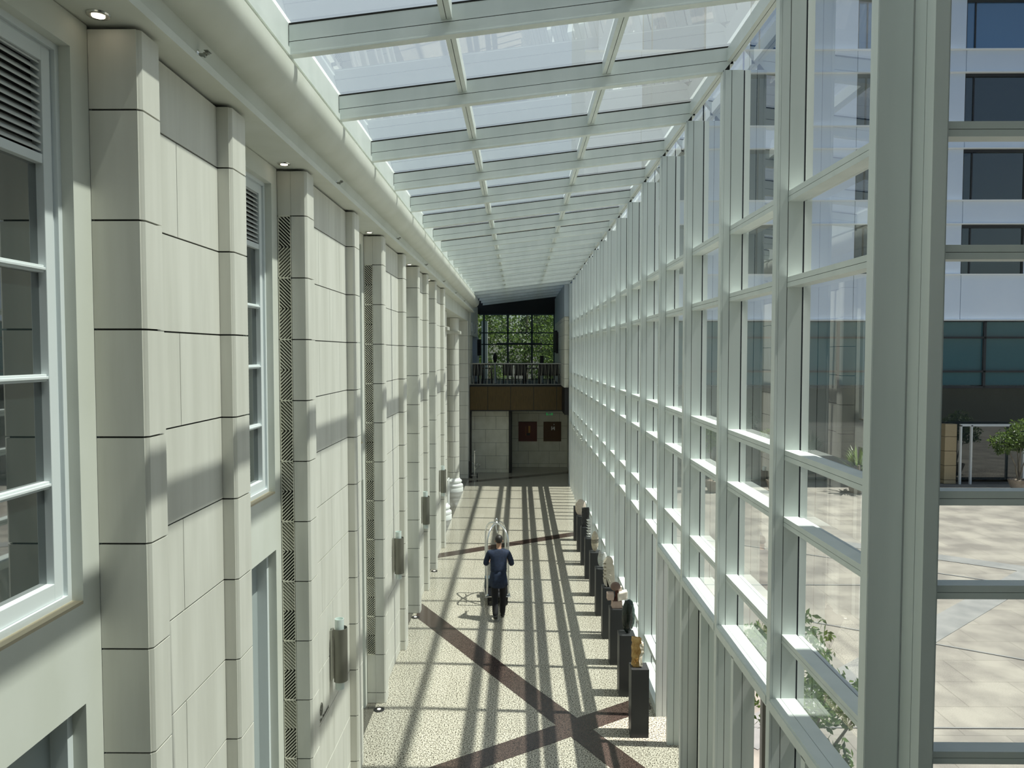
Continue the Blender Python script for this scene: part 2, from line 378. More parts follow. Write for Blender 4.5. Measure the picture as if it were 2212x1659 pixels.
for i, (a, b, c, d, gr) in enumerate(blocks):
    T = empty('stone_pilaster', (-2.3, a, 0)); tag(T, blab[i], 'pilaster', 'limestone pilaster pairs along the left wall')
    def P(mb, name, mt, lab=None, **k):
        o = mb.build(name, mt, None, **k); o.parent = T; o.matrix_parent_inverse = Matrix.Translation((2.3, -T.location.y, 0))
        if lab: o['label'] = lab
        return o
    if gr:
        P(pier_mesh(-2.31, a, b, -2.15, 0, 7.485), 'near_pier', [M['stone'], M['gap']])
        m2 = MB()
        for (z0, z1) in courses(0, 7.485):
            if z1 < .82 or z0 > 6.9: m2.box(-2.448, -2.312, a, b, z0 + G / 2, z1 - G / 2, 0)
        m2.box(-2.446, -2.32, a + .05, b - .02, 0, 7.485, 1)
        P(m2, 'grille_surround', [M['stone'], M['gap']])
        P(herring(-2.446, -2.315, a - .0, .795, 7.036), 'grille', [M['stone_end'], M['gap']], 'dark zigzag slatted grille')
    else:
        P(pier_mesh(-2.448, a, b, -2.15, 0, 7.485), 'near_pier', [M['stone'], M['gap']])
    # recessed running-bond panel
    m3 = MB(); L = c - b
    for k, (z0, z1) in enumerate(courses(0, 7.485)):
        n = round((z0 - CZ) / CS) if z0 > .1 else -1
        if i == 0: ys = [b, b + L * .40, c] if n % 2 == 0 else [b, c]
        else:
            ys = [b, b + L * .30, b + L * .80, c] if n % 2 == 0 else [b, b + L * .55, c]
        if z1 > 7.4 and i == 0: ys = [b, c]
        for y0, y1 in zip(ys, ys[1:]): m3.box(-2.40, -2.26, y0 + (.003 if y0 > b else -.003), y1 - .003, z0 + G / 2, z1 - G / 2, 0)
    m3.box(-2.39, -2.272, b, c, 0, 7.485, 1)
    P(m3, 'wall_panel', [M['stone'], M['gap']])
    P(pier_mesh(-2.40, c, d, -2.15, 0, 7.485), 'far_pier', [M['stone'], M['gap']])
    P(MB().box(-2.84, -2.402, a + .06, d, 0, 7.5), 'pier_core', M['plaster'])

# ---------------------------------------------------------------- soffit, gutter band, bulge
tr = struct(MB().box(-2.9, -2.06, -6, 34.3, 7.505, 7.56).build('ceiling', M['plaster']))
prof = [(-2.15, 7.51), (-2.11, 7.71)]
for k in range(0, 13):
    t = -PI / 2 + k * (PI / 2) / 12; prof.append((-2.11 + .25 * math.cos(t), 7.975 + .25 * math.sin(t)))
prof += [(-1.86, 8.03), (-1.905, 8.03), (-1.905, 8.12), (-2.9, 8.12), (-2.9, 7.51)]
pr = MB()
segs = [(-6, 34.3)]
for a, b in segs: pr.prism([(x, z) for x, z in prof][::-1], a, b, axis='y')
o = struct(pr.build('trim_6', M['plaster'], smooth=True))
struct(MB().box(-2.2, -1.905, -6, 34.3, 8.121, 8.40).box(-1.905, -1.89, -6, 34.3, 8.10, 8.16).build('trim_7', M['alu']))

# ---------------------------------------------------------------- sloping glass roof
SL = .1195
def rb(x): return 8.585 + SL * (x - 2.13)     # underside of the rafters
roof = struct(empty('ceiling'))
def rafter(y0, dark=False):
    p = MB()
    for (ha, hb, e) in ((0, .012, .004), (.012, .022, 0), (.022, .105, 0), (.111, .25, 0)):
        x0, x1 = -1.9, 2.13 + (hb) * .9
        x0b, x1b = -1.9, 2.13 + ha * .9
        p.quad_hull([(x0, y0 - e, rb(x0) + ha), (x1b, y0 - e, rb(x1b) + ha), (x1b, y0 + .08 + e, rb(x1b) + ha), (x0, y0 + .08 + e, rb(x0) + ha),
                     (x0, y0 - e, rb(x0) + hb), (x1, y0 - e, rb(x1) + hb), (x1, y0 + .08 + e, rb(x1) + hb), (x0, y0 + .08 + e, rb(x0) + hb)], 0)
    p.quad_hull([(-1.9, y0 + .004, rb(-1.9) + .02), (2.2, y0 + .004, rb(2.2) + .02), (2.2, y0 + .076, rb(2.2) + .02), (-1.9, y0 + .076, rb(-1.9) + .02),
                 (-1.9, y0 + .004, rb(-1.9) + .24), (2.2, y0 + .004, rb(2.2) + .24), (2.2, y0 + .076, rb(2.2) + .24), (-1.9, y0 + .076, rb(-1.9) + .24)], 1)
    p.quad_hull([(-1.9, y0 - .003, rb(-1.9) + .243), (2.3, y0 - .003, rb(2.3) + .243), (2.3, y0 + .083, rb(2.3) + .243), (-1.9, y0 + .083, rb(-1.9) + .243),
                 (-1.9, y0 - .003, rb(-1.9) + .258), (2.3, y0 - .003, rb(2.3) + .258), (2.3, y0 + .083, rb(2.3) + .258), (-1.9, y0 + .083, rb(-1.9) + .258)], 1)
    return p
NB = 17
ks = list(range(-4, 21))
for k in ks:
    y = 4.5 + 1.7 * k
    rafter(y).build('rafter', [M['alu'], M['gap']], roof)
    for x in (-.60, .91):
        p = MB()
        for (a, b) in ((x - .045, x - .003), (x + .003, x + .045)):
            p.quad_hull([(a, y + .08, rb(a) + .13), (b, y + .08, rb(b) + .13), (b, y + 1.7, rb(b) + .13), (a, y + 1.7, rb(a) + .13), (a, y + .08, rb(a) + .25), (b, y + .08, rb(b) + .25), (b, y + 1.7, rb(b) + .25), (a, y + 1.7, rb(a) + .25)], 0)
        p.box(x - .04, x + .04, y + .08, y + 1.7, rb(x) + .14, rb(x) + .24, 1)
        p.build('purlin', [M['alu'], M['gap']], roof)
    # pane strips
    p = MB(); n = len(p.v)
    y1 = y + 1.78 if k < 20 else y + 1.78
    p.quad_hull([(-2.0, y + .04, rb(-2.0) + .262), (2.40, y + .04, rb(2.4) + .262), (2.40, y1 - .04, rb(2.4) + .262), (-2.0, y1 - .04, rb(-2.0) + .262)] * 1 +
                [(-2.0, y + .04, rb(-2.0) + .266), (2.40, y + .04, rb(2.4) + .266), (2.40, y1 - .04, rb(2.4) + .266), (-2.0, y1 - .04, rb(-2.0) + .266)], 0)
    # single sheet only: keep lower face
    p.f = [p.f[0]]; p.m = [0]
    p.build('roof_pane', M['roof_glass'], roof)

# ---------------------------------------------------------------- right curtain wall
XI, XS, XG = 2.13, 2.222, 2.346
ZT = [(6.898, 6.985), (6.193, 6.277), (4.750, 4.835), (4.190, 4.272), (3.190, 3.266)]
def mullion(y, zb, zt, axis='x'):
    p = MB(); T = .08
    strips = [(XI - .004, XI + .010, -.004, T + .004), (XI + .012, XI + .020, 0, T), (XI + .022, XS - .003, 0, T), (XS + .003, XG, 0, T)]
    for (a, b, c, d) in strips: p.box(a, b, y + c, y + d, zb, zt, 0)
    p.box(XI + .004, XG - .002, y + .004, y + T - .004, zb, zt, 1)
    p.box(XG, XG + .018, y + .012, y + T - .012, zb, zt, 2)
    p.box(XG + .018, XG + .075, y + .008, y + T - .008, zb, zt, 0)
    return p
def transom(y0, y1, za, zb):
    p = MB(); h = (zb - za)
    p.box(XS, XG, y0, y1, za, za + h * .46, 0).box(XS, XG, y0, y1, za + h * .50, zb, 0).box(XS + .004, XG - .002, y0, y1, za + .004, zb - .004, 1)
    p.box(XG, XG + .014, y0, y1, za + .01, zb - .01, 2).box(XG + .014, XG + .05, y0, y1, za + .012, zb - .012, 0)
    return p
CW = [M['alu'], M['gap'], M['gasket']]
for k in range(0, 17):
    y = 4.5 + 1.7 * k; wn[0] += 1
    w = struct(empty('window_%d' % wn[0], (2.24, y, 0)))
    def B(mb, name, mt, **kk):
        o = mb.build(name, mt, None, **kk); o.parent = w; o.matrix_parent_inverse = Matrix.Translation((-2.24, -w.location.y, 0)); return o
    B(mullion(y, 0, rb(XI) + .02), 'mullion', CW)
    last = (k == 16)
    if last: break
    a, b = y + .08, y + 1.7
    for (za, zb) in ZT: B(transom(a, b, za, zb), 'transom', CW)
    if k < 4:
        p = MB().box(XI - .012, XI, a, b, 2.625, 2.70, 0).box(XI, XI + .012, a, b, 2.60, 2.715, 0).box(XI + .012, XS - .002, a, b, 2.62, 2.715, 0).box(XS + .002, XG, a, b, 2.62, 2.715, 0).box(XI, XG - .01, a, b, 2.63, 2.70, 1)
        B(p, 'sill', CW)
    else:
        B(transom(a, b, 2.63, 2.715), 'transom', CW)
        if k < 12:
            B(transom(a, b, .56, .64), 'transom', CW)
            p = MB().box(XI + .0, XG, a, b, 0, .14, 0); B(p, 'bottom_rail', M['alu'])
    # eave rail
    p = MB(); 
    for (x0, x1) in ((2.17, 2.212), (2.218, 2.26)):
        p.box(x0, x1, a, b, rb(2.2) + .10, rb(2.2) + .235, 0)
    p.box(2.175, 2.255, a, b, rb(2.2) + .105, rb(2.2) + .23, 1)
    B(p, 'eave_rail', CW)
    # glass: one sheet from sill to eave, a second below
    zlow = 2.68
    pl = MB(); xg = XG + .008
    pl.v = [(xg, a - .01, zlow), (xg, b + .01, zlow), (xg, b + .01, 8.82), (xg, a - .01, 8.82)]; pl.f = [(0, 3, 2, 1)]; pl.m = [0]
    B(pl, 'glass_pane', M['glass'])
    if k >= 12:
        for q in (a + .42, a + 1.0):
            B(MB().box(XI + .0, XG, q, q + .10, 0, 2.63), 'door_post', M['alu'])
    if True:
        if not (k in (0, 1, 2, 3)):
            pl = MB(); pl.v = [(xg, a - .01, .1), (xg, b + .01, .1), (xg, b + .01, 2.66), (xg, a - .01, 2.66)]; pl.f = [(0, 3, 2, 1)]; pl.m = [0]
            B(pl, 'glass_pane', M['glass'])
# doors below the sill between Y 4.58 and 10.55
for di, (ya_, yb_) in enumerate(((8.66, 10.47), (5.5, 7.27))):
    d = struct(empty('door_%d' % (di + 1), (2.4, ya_, 0)))
    def B(mb, name, mt, lab=None):
        o = mb.build(name, mt, None); o.parent = d; o.matrix_parent_inverse = Matrix.Translation((-2.4, -d.location.y, 0)); return o
    for q in (ya_ - .08, yb_):
        p = MB(); p.box(XI, XS - .003, q, q + .08, 0, 2.62, 0).box(XS + .003, XG, q, q + .08, 0, 2.62, 0).box(XI + .01, XG - .01, q + .004, q + .076, 0, 2.62, 1)
        B(p, 'door_post', CW)
    md = (ya_ + yb_) / 2
    for (l, r_) in ((ya_, md), (md, yb_)):
        p = MB().box(2.40, 2.46, l + .01, l + .08, 0, 2.55).box(2.40, 2.46, r_ - .08, r_ - .01, 0, 2.55).box(2.40, 2.46, l, r_, 2.47, 2.55).box(2.40, 2.46, l, r_, 0, .12)
        B(p, 'door_leaf', M['alu_dark'])
        pl = MB(); pl.v = [(2.43, l + .08, .12), (2.43, r_ - .08, .12), (2.43, r_ - .08, 2.47), (2.43, l + .08, 2.47)]; pl.f = [(0, 3, 2, 1)]; pl.m = [0]
        B(pl, 'glass_pane', M['glass'])
    for s_ in (-.11, .11):
        B(MB().tube([(2.385, md + s_, .8), (2.385, md + s_, 1.7)], .014), 'door_handle', M['steel'])
# plain glazing beside the doors
w = struct(empty('window_%d' % (wn[0] + 1), (2.4, 5, 0))); wn[0] += 1
for (l, r_) in ((4.58, 5.42), (7.35, 7.90), (7.98, 8.58)):
    pl = MB(); pl.v = [(2.35, l, .02), (2.35, r_, .02), (2.35, r_, 2.66), (2.35, l, 2.66)]; pl.f = [(0, 3, 2, 1)]; pl.m = [0]
    o = pl.build('glass_pane', M['glass'], None); o.parent = w; o.matrix_parent_inverse = Matrix.Translation((-2.4, -5, 0))
for l in (4.86, 5.15):
    o = MB().box(2.33, 2.40, l, l + .05, 0, 2.62).build('frame', M['alu_dark'], None); o.parent = w; o.matrix_parent_inverse = Matrix.Translation((-2.4, -5, 0))

# return wall facing the camera, right of the corner
w = struct(empty('window_%d' % (wn[0] + 1), (2.35, 4.4, 0))); wn[0] += 1
def B(mb, name, mt):
    o = mb.build(name, mt, None); o.parent = w; o.matrix_parent_inverse = Matrix.Translation((-2.35, -4.4, 0)); return o
xm = 2.34
while xm < 8.3:
    p = MB(); p.box(xm, xm + .08, 4.27, 4.274, 0, 9.2, 0)
    for (c0, c1) in ((4.274, 4.36), (4.366, 4.49)): p.box(xm, xm + .08, c0, c1, 0, 9.2, 0)
    p.box(xm + .004, xm + .076, 4.28, 4.48, 0, 9.2, 1)
    p.box(xm + .080, xm + .088, 4.30, 4.49, 0, 9.2, 2).box(xm + .088, xm + .115, 4.32, 4.47, 0, 9.2, 0)
    B(p, 'mullion', CW); xm += 1.7
B(MB().box(XI, XI + .2, 4.492, 4.499, 0, 9.0), 'corner_post', M['alu'])
for (za, zb) in ZT + [(2.60, 2.715), (.56, .64), (8.6, 8.7)]:
    h = zb - za
    p = MB().box(2.42, 8.3, 4.36, 4.47, za, za + h * .46, 0).box(2.42, 8.3, 4.36, 4.47, za + h * .5, zb, 0).box(2.42, 8.3, 4.364, 4.46, za + .004, zb - .004, 1)
    B(p, 'transom', CW)
pl = MB(); pl.v = [(2.4, 4.478, .0), (8.3, 4.478, .0), (8.3, 4.478, 9.3), (2.4, 4.478, 9.3)]; pl.f = [(0, 1, 2, 3)]; pl.m = [0]
B(pl, 'glass_pane', M['glass'])
# room behind and beside the camera
struct(MB().box(-2.85, 8.4, -6.2, -6, 0, 9.6).build('wall_back', M['shade_paint']))
struct(MB().box(8.3, 8.5, -6, 4.5, 0, 9.3).build('wall_side', M['plaster']))
struct(MB().box(2.42, 9.0, -6, 5.75, 9.32, 9.55).build('ceiling', M['shade_paint']))  # unseen ceiling, extended past the return wall to shade the near sills
struct(MB().box(-2.4, 8.3, -6, -.6, 4.0, 4.15).build('floor', M['granite']))

# ---------------------------------------------------------------- columns and far left colonnade
for i, y in enumerate((25.0, 30.1)):
    T = tag(empty('round_column', (-2.7, y, 0)), ['round limestone column half hidden behind the last pilaster pair, white moulded base', 'round limestone column with square capital, nearer the dark balcony'][i], 'column', 'round limestone columns')
    def P(mb, name, mt, **k):
        o = mb.build(name, mt, None, **k); o.parent = T; o.matrix_parent_inverse = Matrix.Translation((2.7, -T.location.y, 0)); return o
    p = MB()
    for n, (z0, z1) in enumerate(courses(.55, 7.05)):
        p.lathe((-2.7, y, 0), [(.25, z0 + .006), (.25, z1 - .006)], 32, 0)
        a = -PI / 2 + (.35 if n % 2 else -.5)
        p.box(-2.7 + .2505 * math.cos(a) - .002, -2.7 + .2505 * math.cos(a) + .002, y + .2505 * math.sin(a) - .004, y + .2505 * math.sin(a) + .004, z0, z1, 1)
    p.lathe((-2.7, y, 0), [(.243, .5), (.243, 7.05)], 32, 1)
    P(p, 'shaft', [M['stone'], M['gap']], smooth=True)
    P(MB().lathe((-2.7, y, 0), [(.40, 0), (.40, .14), (.385, .17), (.40, .22), (.385, .28), (.33, .31), (.32, .36), (.35, .40), (.34, .45), (.29, .48), (.255, .55)], 36), 'base', M['white'], smooth=True)
    P(MB().box(-3.02, -2.38, y - .32, y + .32, 6.40, 6.52), 'capital', M['stone'], bevel=.01)
struct(MB().box(-4.6, -4.4, 21.5, 34.3, 0, 7.1).build('wall_left_far', M['stone']))
struct(MB().box(-4.6, -2.30, 21.5, 34.3, 7.06, 7.5).build('trim_8', M['plaster']))
struct(MB().box(-4.6, -2.40, 21.52, 21.6, 0, 7.5).build('wall_left_return', M['stone']))
T = tag(empty('stone_pier', (-2.5, 33.05, 0)), 'square limestone pier carrying the lintel, just left of the dark balcony', 'pier')
for nm, mb, mt in (('shaft', pier_mesh(-2.72, 33.05, 33.95, -2.29, 0, 7.06), [M['stone'], M['gap']]),):
    o = mb.build(nm, mt, None); o.parent = T; o.matrix_parent_inverse = Matrix.Translation((2.5, -33.05, 0))
tag(MB().box(-2.62, -2.57, 26.5, 27.1, .0, 1.05).build('white_sign_panel', M['white']), 'low white panel standing between the two round columns', 'panel')

# ---------------------------------------------------------------- far end
def slabwall(p, plane, y, x0, x1, z0, z1, w=.78, depth=.1, off=0):
    for n, (a, b) in enumerate(courses(z0, z1)):
        x = x0 - w + (w / 2 if n % 2 else 0) + off
        while x < x1:
            l, r_ = max(x, x0), min(x + w, x1)
            if r_ - l > .02: p.box(l + .004, r_ - .004, y, y + depth, a + .005, b - .005, 0)
            x += w
    p.box(x0, x1, y + .01, y + depth - .01, z0, z1, 1)
    return p
struct(slabwall(MB(), 'y', 34.72, -2.3, -.49, 0, 2.96, 1.0, off=.2).build('wall_far', [M['stone_end'], M['gap']]))
struct(slabwall(MB(), 'y', 36.42, -.36, 2.5, 0, 2.96, 1.02, off=.3).build('wall_far_niche', [M['stone_end'], M['gap']]))
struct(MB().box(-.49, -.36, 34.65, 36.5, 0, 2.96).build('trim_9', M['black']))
struct(MB().box(2.35, 2.5, 31.78, 36.5, 0, 2.96).build('wall_right_far', M['plaster']))
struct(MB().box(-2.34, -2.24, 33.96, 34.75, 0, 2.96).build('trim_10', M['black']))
# mezzanine floor slab and fascia
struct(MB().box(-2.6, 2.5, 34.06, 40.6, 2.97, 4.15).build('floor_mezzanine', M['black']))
T = tag(empty('balcony_fascia', (0, 34, 3)), 'dark brown panelled front below the balcony railing', 'fascia')
xs = [(1015 - 1122) * 34 / 1600, (1053.6 - 1122) * 34 / 1600, (1103 - 1122) * 34 / 1600, (1153 - 1122) * 34 / 1600, (1202.5 - 1122) * 34 / 1600, 2.33]
for l, r_ in zip(xs, xs[1:]):
    o = MB().box(l + .012, r_ - .012, 33.98, 34.05, 3.02, 4.09).build('fascia_panel', M['brown'], None); o.parent = T; o.matrix_parent_inverse = Matrix.Translation((0, -34, -3))
o = MB().box(xs[0], 2.33, 33.99, 34.058, 2.965, 4.16).build('backing', M['black'], None); o.parent = T; o.matrix_parent_inverse = Matrix.Translation((0, -34, -3))
# railing
T = tag(empty('balcony_railing', (0, 34.05, 4.15)), 'steel balcony railing with thin zigzag bars and glass', 'railing')
def P(mb, name, mt, **k):
    o = mb.build(name, mt, None, **k); o.parent = T; o.matrix_parent_inverse = Matrix.Translation((0, -34.05, -4.15)); return o
P(MB().tube([(-2.28, 34.03, 5.15), (2.32, 34.03, 5.15)], .028), 'top_rail', M['steel'])
P(MB().tube([(-2.28, 34.03, 4.2), (2.32, 34.03, 4.2)], .014), 'bottom_rail', M['steel'])
p = MB(); x = -2.24
i = 0
while x < 2.3:
    p.tube([(x, 34.03, 4.2), (x, 34.03, 5.13)], .007, 6)
    if i % 2 == 0 and x + .24 < 2.3: p.tube([(x + .02, 34.03, 5.1), (x + .12, 34.03, 4.2)], .006, 6).tube([(x + .22, 34.03, 5.1), (x + .12, 34.03, 4.2)], .006, 6)
    x += .155; i += 1
P(p, 'balusters', M['steel'])
# upper walls either side of the mezzanine
struct(slabwall(MB(), 'y', 31.86, 1.93, 2.12, 4.15, 7.2, 2).build('wall_right_end', [M['stone_end'], M['gap']]))
p = MB()
for (a, b) in courses(4.15, 7.2): p.box(1.92, 2.0, 31.97, 40.4, a + .005, b - .005, 0)
p.box(1.93, 2.12, 31.98, 40.4, 4.15, 7.2, 1)
struct(p.build('wall_right_upper', [M['stone_end'], M['gap']]))
struct(MB().box(1.92, 2.345, 31.79, 40.4, 7.2, 8.56).build('trim_11', M['shade_paint']))
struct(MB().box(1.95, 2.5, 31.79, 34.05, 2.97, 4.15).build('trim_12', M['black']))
p = MB()
for (a, b) in courses(4.15, 6.45): p.box(-2.5, -2.28, 34.3, 36.0, a + .005, b - .005, 0)
p.box(-2.49, -2.29, 34.31, 35.99, 4.15, 6.45, 1)
struct(p.build('wall_left_upper', [M['stone_end'], M['gap']]))
struct(MB().box(-2.5, -2.26, 34.3, 40.4, 6.46, 8.1).build('trim_13', M['plaster']))
struct(MB().box(-2.5, -2.20, 38.2, 40.4, 4.15, 6.46).build('wall_left_rear', M['shade_paint']))
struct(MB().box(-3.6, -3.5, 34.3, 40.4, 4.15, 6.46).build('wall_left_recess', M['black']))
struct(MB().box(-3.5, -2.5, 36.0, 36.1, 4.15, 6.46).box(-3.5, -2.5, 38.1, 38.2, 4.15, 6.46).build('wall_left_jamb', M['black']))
for i, y in enumerate((35.0, 37.2)):
    wn[0] += 1; w = struct(empty('window_%d' % wn[0], (-2.26, y, 6.6)))
    q = MB().box(-2.262, -2.245, y, y + .9, 6.62, 6.66).box(-2.262, -2.245, y, y + .9, 7.08, 7.12)
    for j in range(4): q.box(-2.262, -2.245, y + j * .287, y + j * .287 + .04, 6.62, 7.12)
    for nm, mb, mt in (('frame', q, M['white_wood']), ('glass_pane', MB().box(-2.259, -2.252, y + .02, y + .88, 6.64, 7.1), M['facade_glass'])):
        o = mb.build(nm, mt, None); o.parent = w; o.matrix_parent_inverse = Matrix.Translation((2.26, -y, -6.6))
# far glazed gable
wn[0] += 1; w = struct(empty('window_%d' % wn[0], (0, 40.4, 4.15)))
q = MB()
for x in (-1.93, -.631, .681, 1.9): q.box(x - .05, x + .05, 40.38, 40.5, 4.15, 7.72)
for z in (6.733, 6.104, 5.0, 4.2, 7.72): q.box(-2.2, 1.92, 40.38, 40.48, z - .03, z + .03)
for nm, mb, mt in (('frame', q, mat('dark_teal_frame', (.05, .08, .085), .5)),):
    o = mb.build(nm, mt, None); o.parent = w; o.matrix_parent_inverse = Matrix.Translation((0, -40.4, -4.15))
pl = MB(); pl.v = [(-2.2, 40.44, 4.15), (1.92, 40.44, 4.15), (1.92, 40.44, 7.72), (-2.2, 40.44, 7.72)]; pl.f = [(0, 1, 2, 3)]; pl.m = [0]
o = pl.build('glass_pane', M['railglass'], None); o.parent = w; o.matrix_parent_inverse = Matrix.Translation((0, -40.4, -4.15))
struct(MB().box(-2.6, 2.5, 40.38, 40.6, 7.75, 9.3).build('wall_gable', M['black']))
struct(MB().box(-5, 7.5, 34.5, 41, 11.5, 12).build('shading_slab', M['shade_paint']))  # unseen slab added above the glass roof to shade its far bays
# white arch post outside
tag(MB().box(-2.10, -1.76, 40.9, 41.3, -.05, 7.4).build('white_post', M['white']), 'sunlit white post just outside the far window', 'post')

# suspended linear lamp
T = tag(empty('pendant_bar', (0, 38.54, 6)), 'dark horizontal bar lamp hung above the balcony tables', 'lamp')
def P(mb, name, mt, **k):
    o = mb.build(name, mt, None, **k); o.parent = T; o.matrix_parent_inverse = Matrix.Translation((0, -38.54, -6)); return o
P(MB().tube([(-1.2, 38.54, 6.12), (1.18, 38.54, 6.12)], .045, 12), 'bar', mat('slate_paint', (.05, .06, .07), .5))
P(MB().tube([(-.9, 38.54, 6.15), (-.9, 38.54, 8.235)], .006, 6), 'cable', M['black']); P(MB().tube([(.9, 38.54, 6.15), (.9, 38.54, 8.445)], .006, 6), 'cable', M['black'])
# wall-hung vertical art pieces
for i, (y, z) in enumerate(((36.6, 5.62), (37.5, 5.72), (38.4, 5.66), (39.2, 5.7))):
    tag(MB().box(1.80, 1.915, y, y + .42, z, z + 1.05).build('wall_panel_art', M['black']), ['first', 'second', 'third', 'fourth'][i] + ' tall dark wall panel from the near end, right of the balcony', 'wall art', 'dark hanging panels on the balcony wall')
tag(MB().box(-2.19, -2.02, 38.8, 39.4, 5.5, 6.35).build('wall_speaker', M['black']), 'black box mounted on the wall left of the far window', 'box')

# ---------------------------------------------------------------- balcony furniture
def chair_at(x, y, rz, label, z=4.15, first=[None]):
    if first[0] is None:
        T = empty('dining_chair', (0, 0, 0)); first[0] = T
        MB().box(-.24, .24, -.24, .24, .42, .50).build('seat', M['black'], T, bevel=.02)
        MB().box(-.24, .24, -.26, -.18, .48, .98).build('backrest', M['black'], T, bevel=.03)
        for sx in (-1, 1):
            for sy in (-1, 1): MB().box(sx * .20 - .02, sx * .20 + .02, sy * .20 - .02, sy * .20 + .02, 0, .43).build('leg', M['black'], T)
    else:
        s_ = first[0]; T = s_.copy(); COL.objects.link(T)
        for ch in s_.children:
            c = ch.copy(); COL.objects.link(c); c.parent = T
    T.location = (x, y, z); T.rotation_euler = (0, 0, rz)
    return tag(T, label, 'chair', 'dark chairs behind the balcony railing')
chair_at(-1.95, 35.0, 0, 'dark chair behind the railing, at the far left end of the balcony')
chair_at(-.55, 35.1, 0, 'dark chair behind the railing, left of the balcony centre')
chair_at(.0, 35.15, .1, 'dark chair behind the railing, right beside the centre one')
chair_at(1.15, 35.1, 0, 'dark chair behind the railing, just right of the small table')
chair_at(1.65, 35.0, -.1, 'dark chair behind the railing, nearest the right-hand stone wall')
chair_at(.15, 38.6, PI, 'dark chair beyond the small table, back to the far window')
def table_at(x, y, label):
    T = empty('cafe_table', (x, y, 4.15)); tag(T, label, 'table', 'cafe tables on the balcony')
    MB().box(-.38, .38, -.38, .38, .72, .76).build('tabletop', M['black'], T)
    for sx in (-1, 1):
        for sy in (-1, 1): MB().box(sx * .33 - .025, sx * .33 + .025, sy * .33 - .025, sy * .33 + .025, 0, .72).build('leg', M['black'], T)
table_at(.62, 36.2, 'small dark square table behind the railing, between the chairs')
table_at(-1.7, 36.4, 'small dark square table at the left end of the balcony')
# heater / lamp silhouettes
T = tag(empty('stand_lamp', (-1.2, 36.5, 4.15)), 'slim standing lamp with oval dark shade left of the railing centre', 'lamp')
for nm, mb in (('shade', MB().blob((0, 0, 1.25), (.10, .08, .25), 3)), ('post', MB().tube([(0, 0, 0), (0, 0, 1.05)], [.09, .03], 10))):
    mb.build(nm, M['black'] if nm == 'shade' else M['shade_paint'], T, smooth=True)
T = tag(empty('menu_stand', (1.12, 37, 4.15)), 'dark upright menu stand right of the balcony centre', 'stand')
MB().box(-.07, .07, -.04, .04, 0, .95).build('post', M['shade_paint'], T); MB().box(-.09, .09, -.05, .05, .95, 1.35).build('head', M['black'], T)

# pictures on niche wall
for i, (xa, xb, c) in enumerate(((-.044, .87, (.10, .012, .004)), (1.188, 2.056, (.085, .035, .006)))):
    T = empty('wall_picture', (xa, 36.4, 1.29)); tag(T, ['square dark red picture with an ochre upright stroke on the niche wall', 'square brown picture with a small white mark on the niche wall'][i], 'picture', 'square pictures in the niche')
    w_ = xb - xa
    MB().box(0, w_, -.04, .015, 0, .965).build('canvas', mat('canvas_%d' % i, c, .5), T)
    if i == 0:
        MB().box(.34, .39, -.045, -.04, .27, .74).build('stroke', mat('brown_stroke', (.18, .05, .01), .5), T)
        MB().box(.49, .58, -.045, -.04, .42, .76).build('stroke', mat('ochre_stroke', (.42, .22, .03), .5), T)
        MB().box(.40, .56, -.045, -.04, .30, .40).build('stroke', M['black'], T)
    else:
        q = MB().box(.38, .43, -.045, -.04, .55, .74).box(.52, .56, -.045, -.04, .55, .73).box(.43, .52, -.045, -.04, .60, .65).box(.47, .51, -.045, -.04, .63, .72).box(.50, .53, -.045, -.04, .80, .86)
        q.build('mark', mat('white_mark', (.7, .7, .68), .5), T)
T = tag(empty('exit_sign', (1.45, 35.6, 2.62)), 'small hanging green and white exit sign under the balcony', 'sign')
MB().box(-.18, .18, -.01, .01, 0, .17).build('sign_plate', M['railglass'], T)
gm = mat('green_pictogram', (.02, .25, .06), .5, emit=((.03, .35, .08), .25))
MB().box(-.15, -.02, -.016, -.011, .03, .06).box(-.15, -.10, -.016, -.011, .03, .14).box(.02, .10, -.016, -.011, .06, .09).box(.10, .15, -.016, -.011, .03, .13).build('pictogram', gm, T)
for hx in (-.12, .12): MB().tube([(hx, 0, .17), (hx, 0, .345)], .006, 6).build('hanger', M['steel'], T)

# ---------------------------------------------------------------- wall lamps
slab = ['nearest steel tube wall lamp, beside the lettered sign', 'second steel tube wall lamp, on the pilaster pair with the short grille', 'third steel tube wall lamp, on the narrow pilaster pair', 'farthest steel tube wall lamp, before the round columns']
for i, (y, x) in enumerate(((8.72, -2.145), (13.05, -2.145), (16.85, -2.145), (20.7, -2.145))):
    T = tag(empty('wall_lamp', (-2.26, y, 1.62)), slab[i], 'lamp', 'tube wall lamps on the left wall')
    cx, cy, R = .115, .0, .085
    # open half shell
    p = MB(); n = 20; base = len(p.v)
    for (r_) in (R, R - .004):
        for zz in (.10, .74):
            for k in range(n + 1):
                a = -PI * .80 + k * (PI * 1.5) / n; p.v.append((cx + r_ * math.cos(a), cy + r_ * math.sin(a), zz))
    m_ = n + 1
    for k in range(n):
        p.f += [(k, k + 1, m_ + k + 1, m_ + k), (2 * m_ + k + 1, 2 * m_ + k, 3 * m_ + k, 3 * m_ + k + 1), (m_ + k, m_ + k + 1, 3 * m_ + k + 1, 3 * m_ + k), (k + 1, k, 2 * m_ + k, 2 * m_ + k + 1)]; p.m += [0] * 4
    p.build('shield', M['perf'], T, smooth=True)
    MB().lathe((.105, 0, 0), [(.050, 0.0), (.054, .0), (.054, .85), (.050, .85), (.050, .80)], 24).build('glass_tube', M['frosted'], T, smooth=True)
    MB().box(.002, .03, -.05, .05, .12, .72).build('back_plate', M['steel'], T)
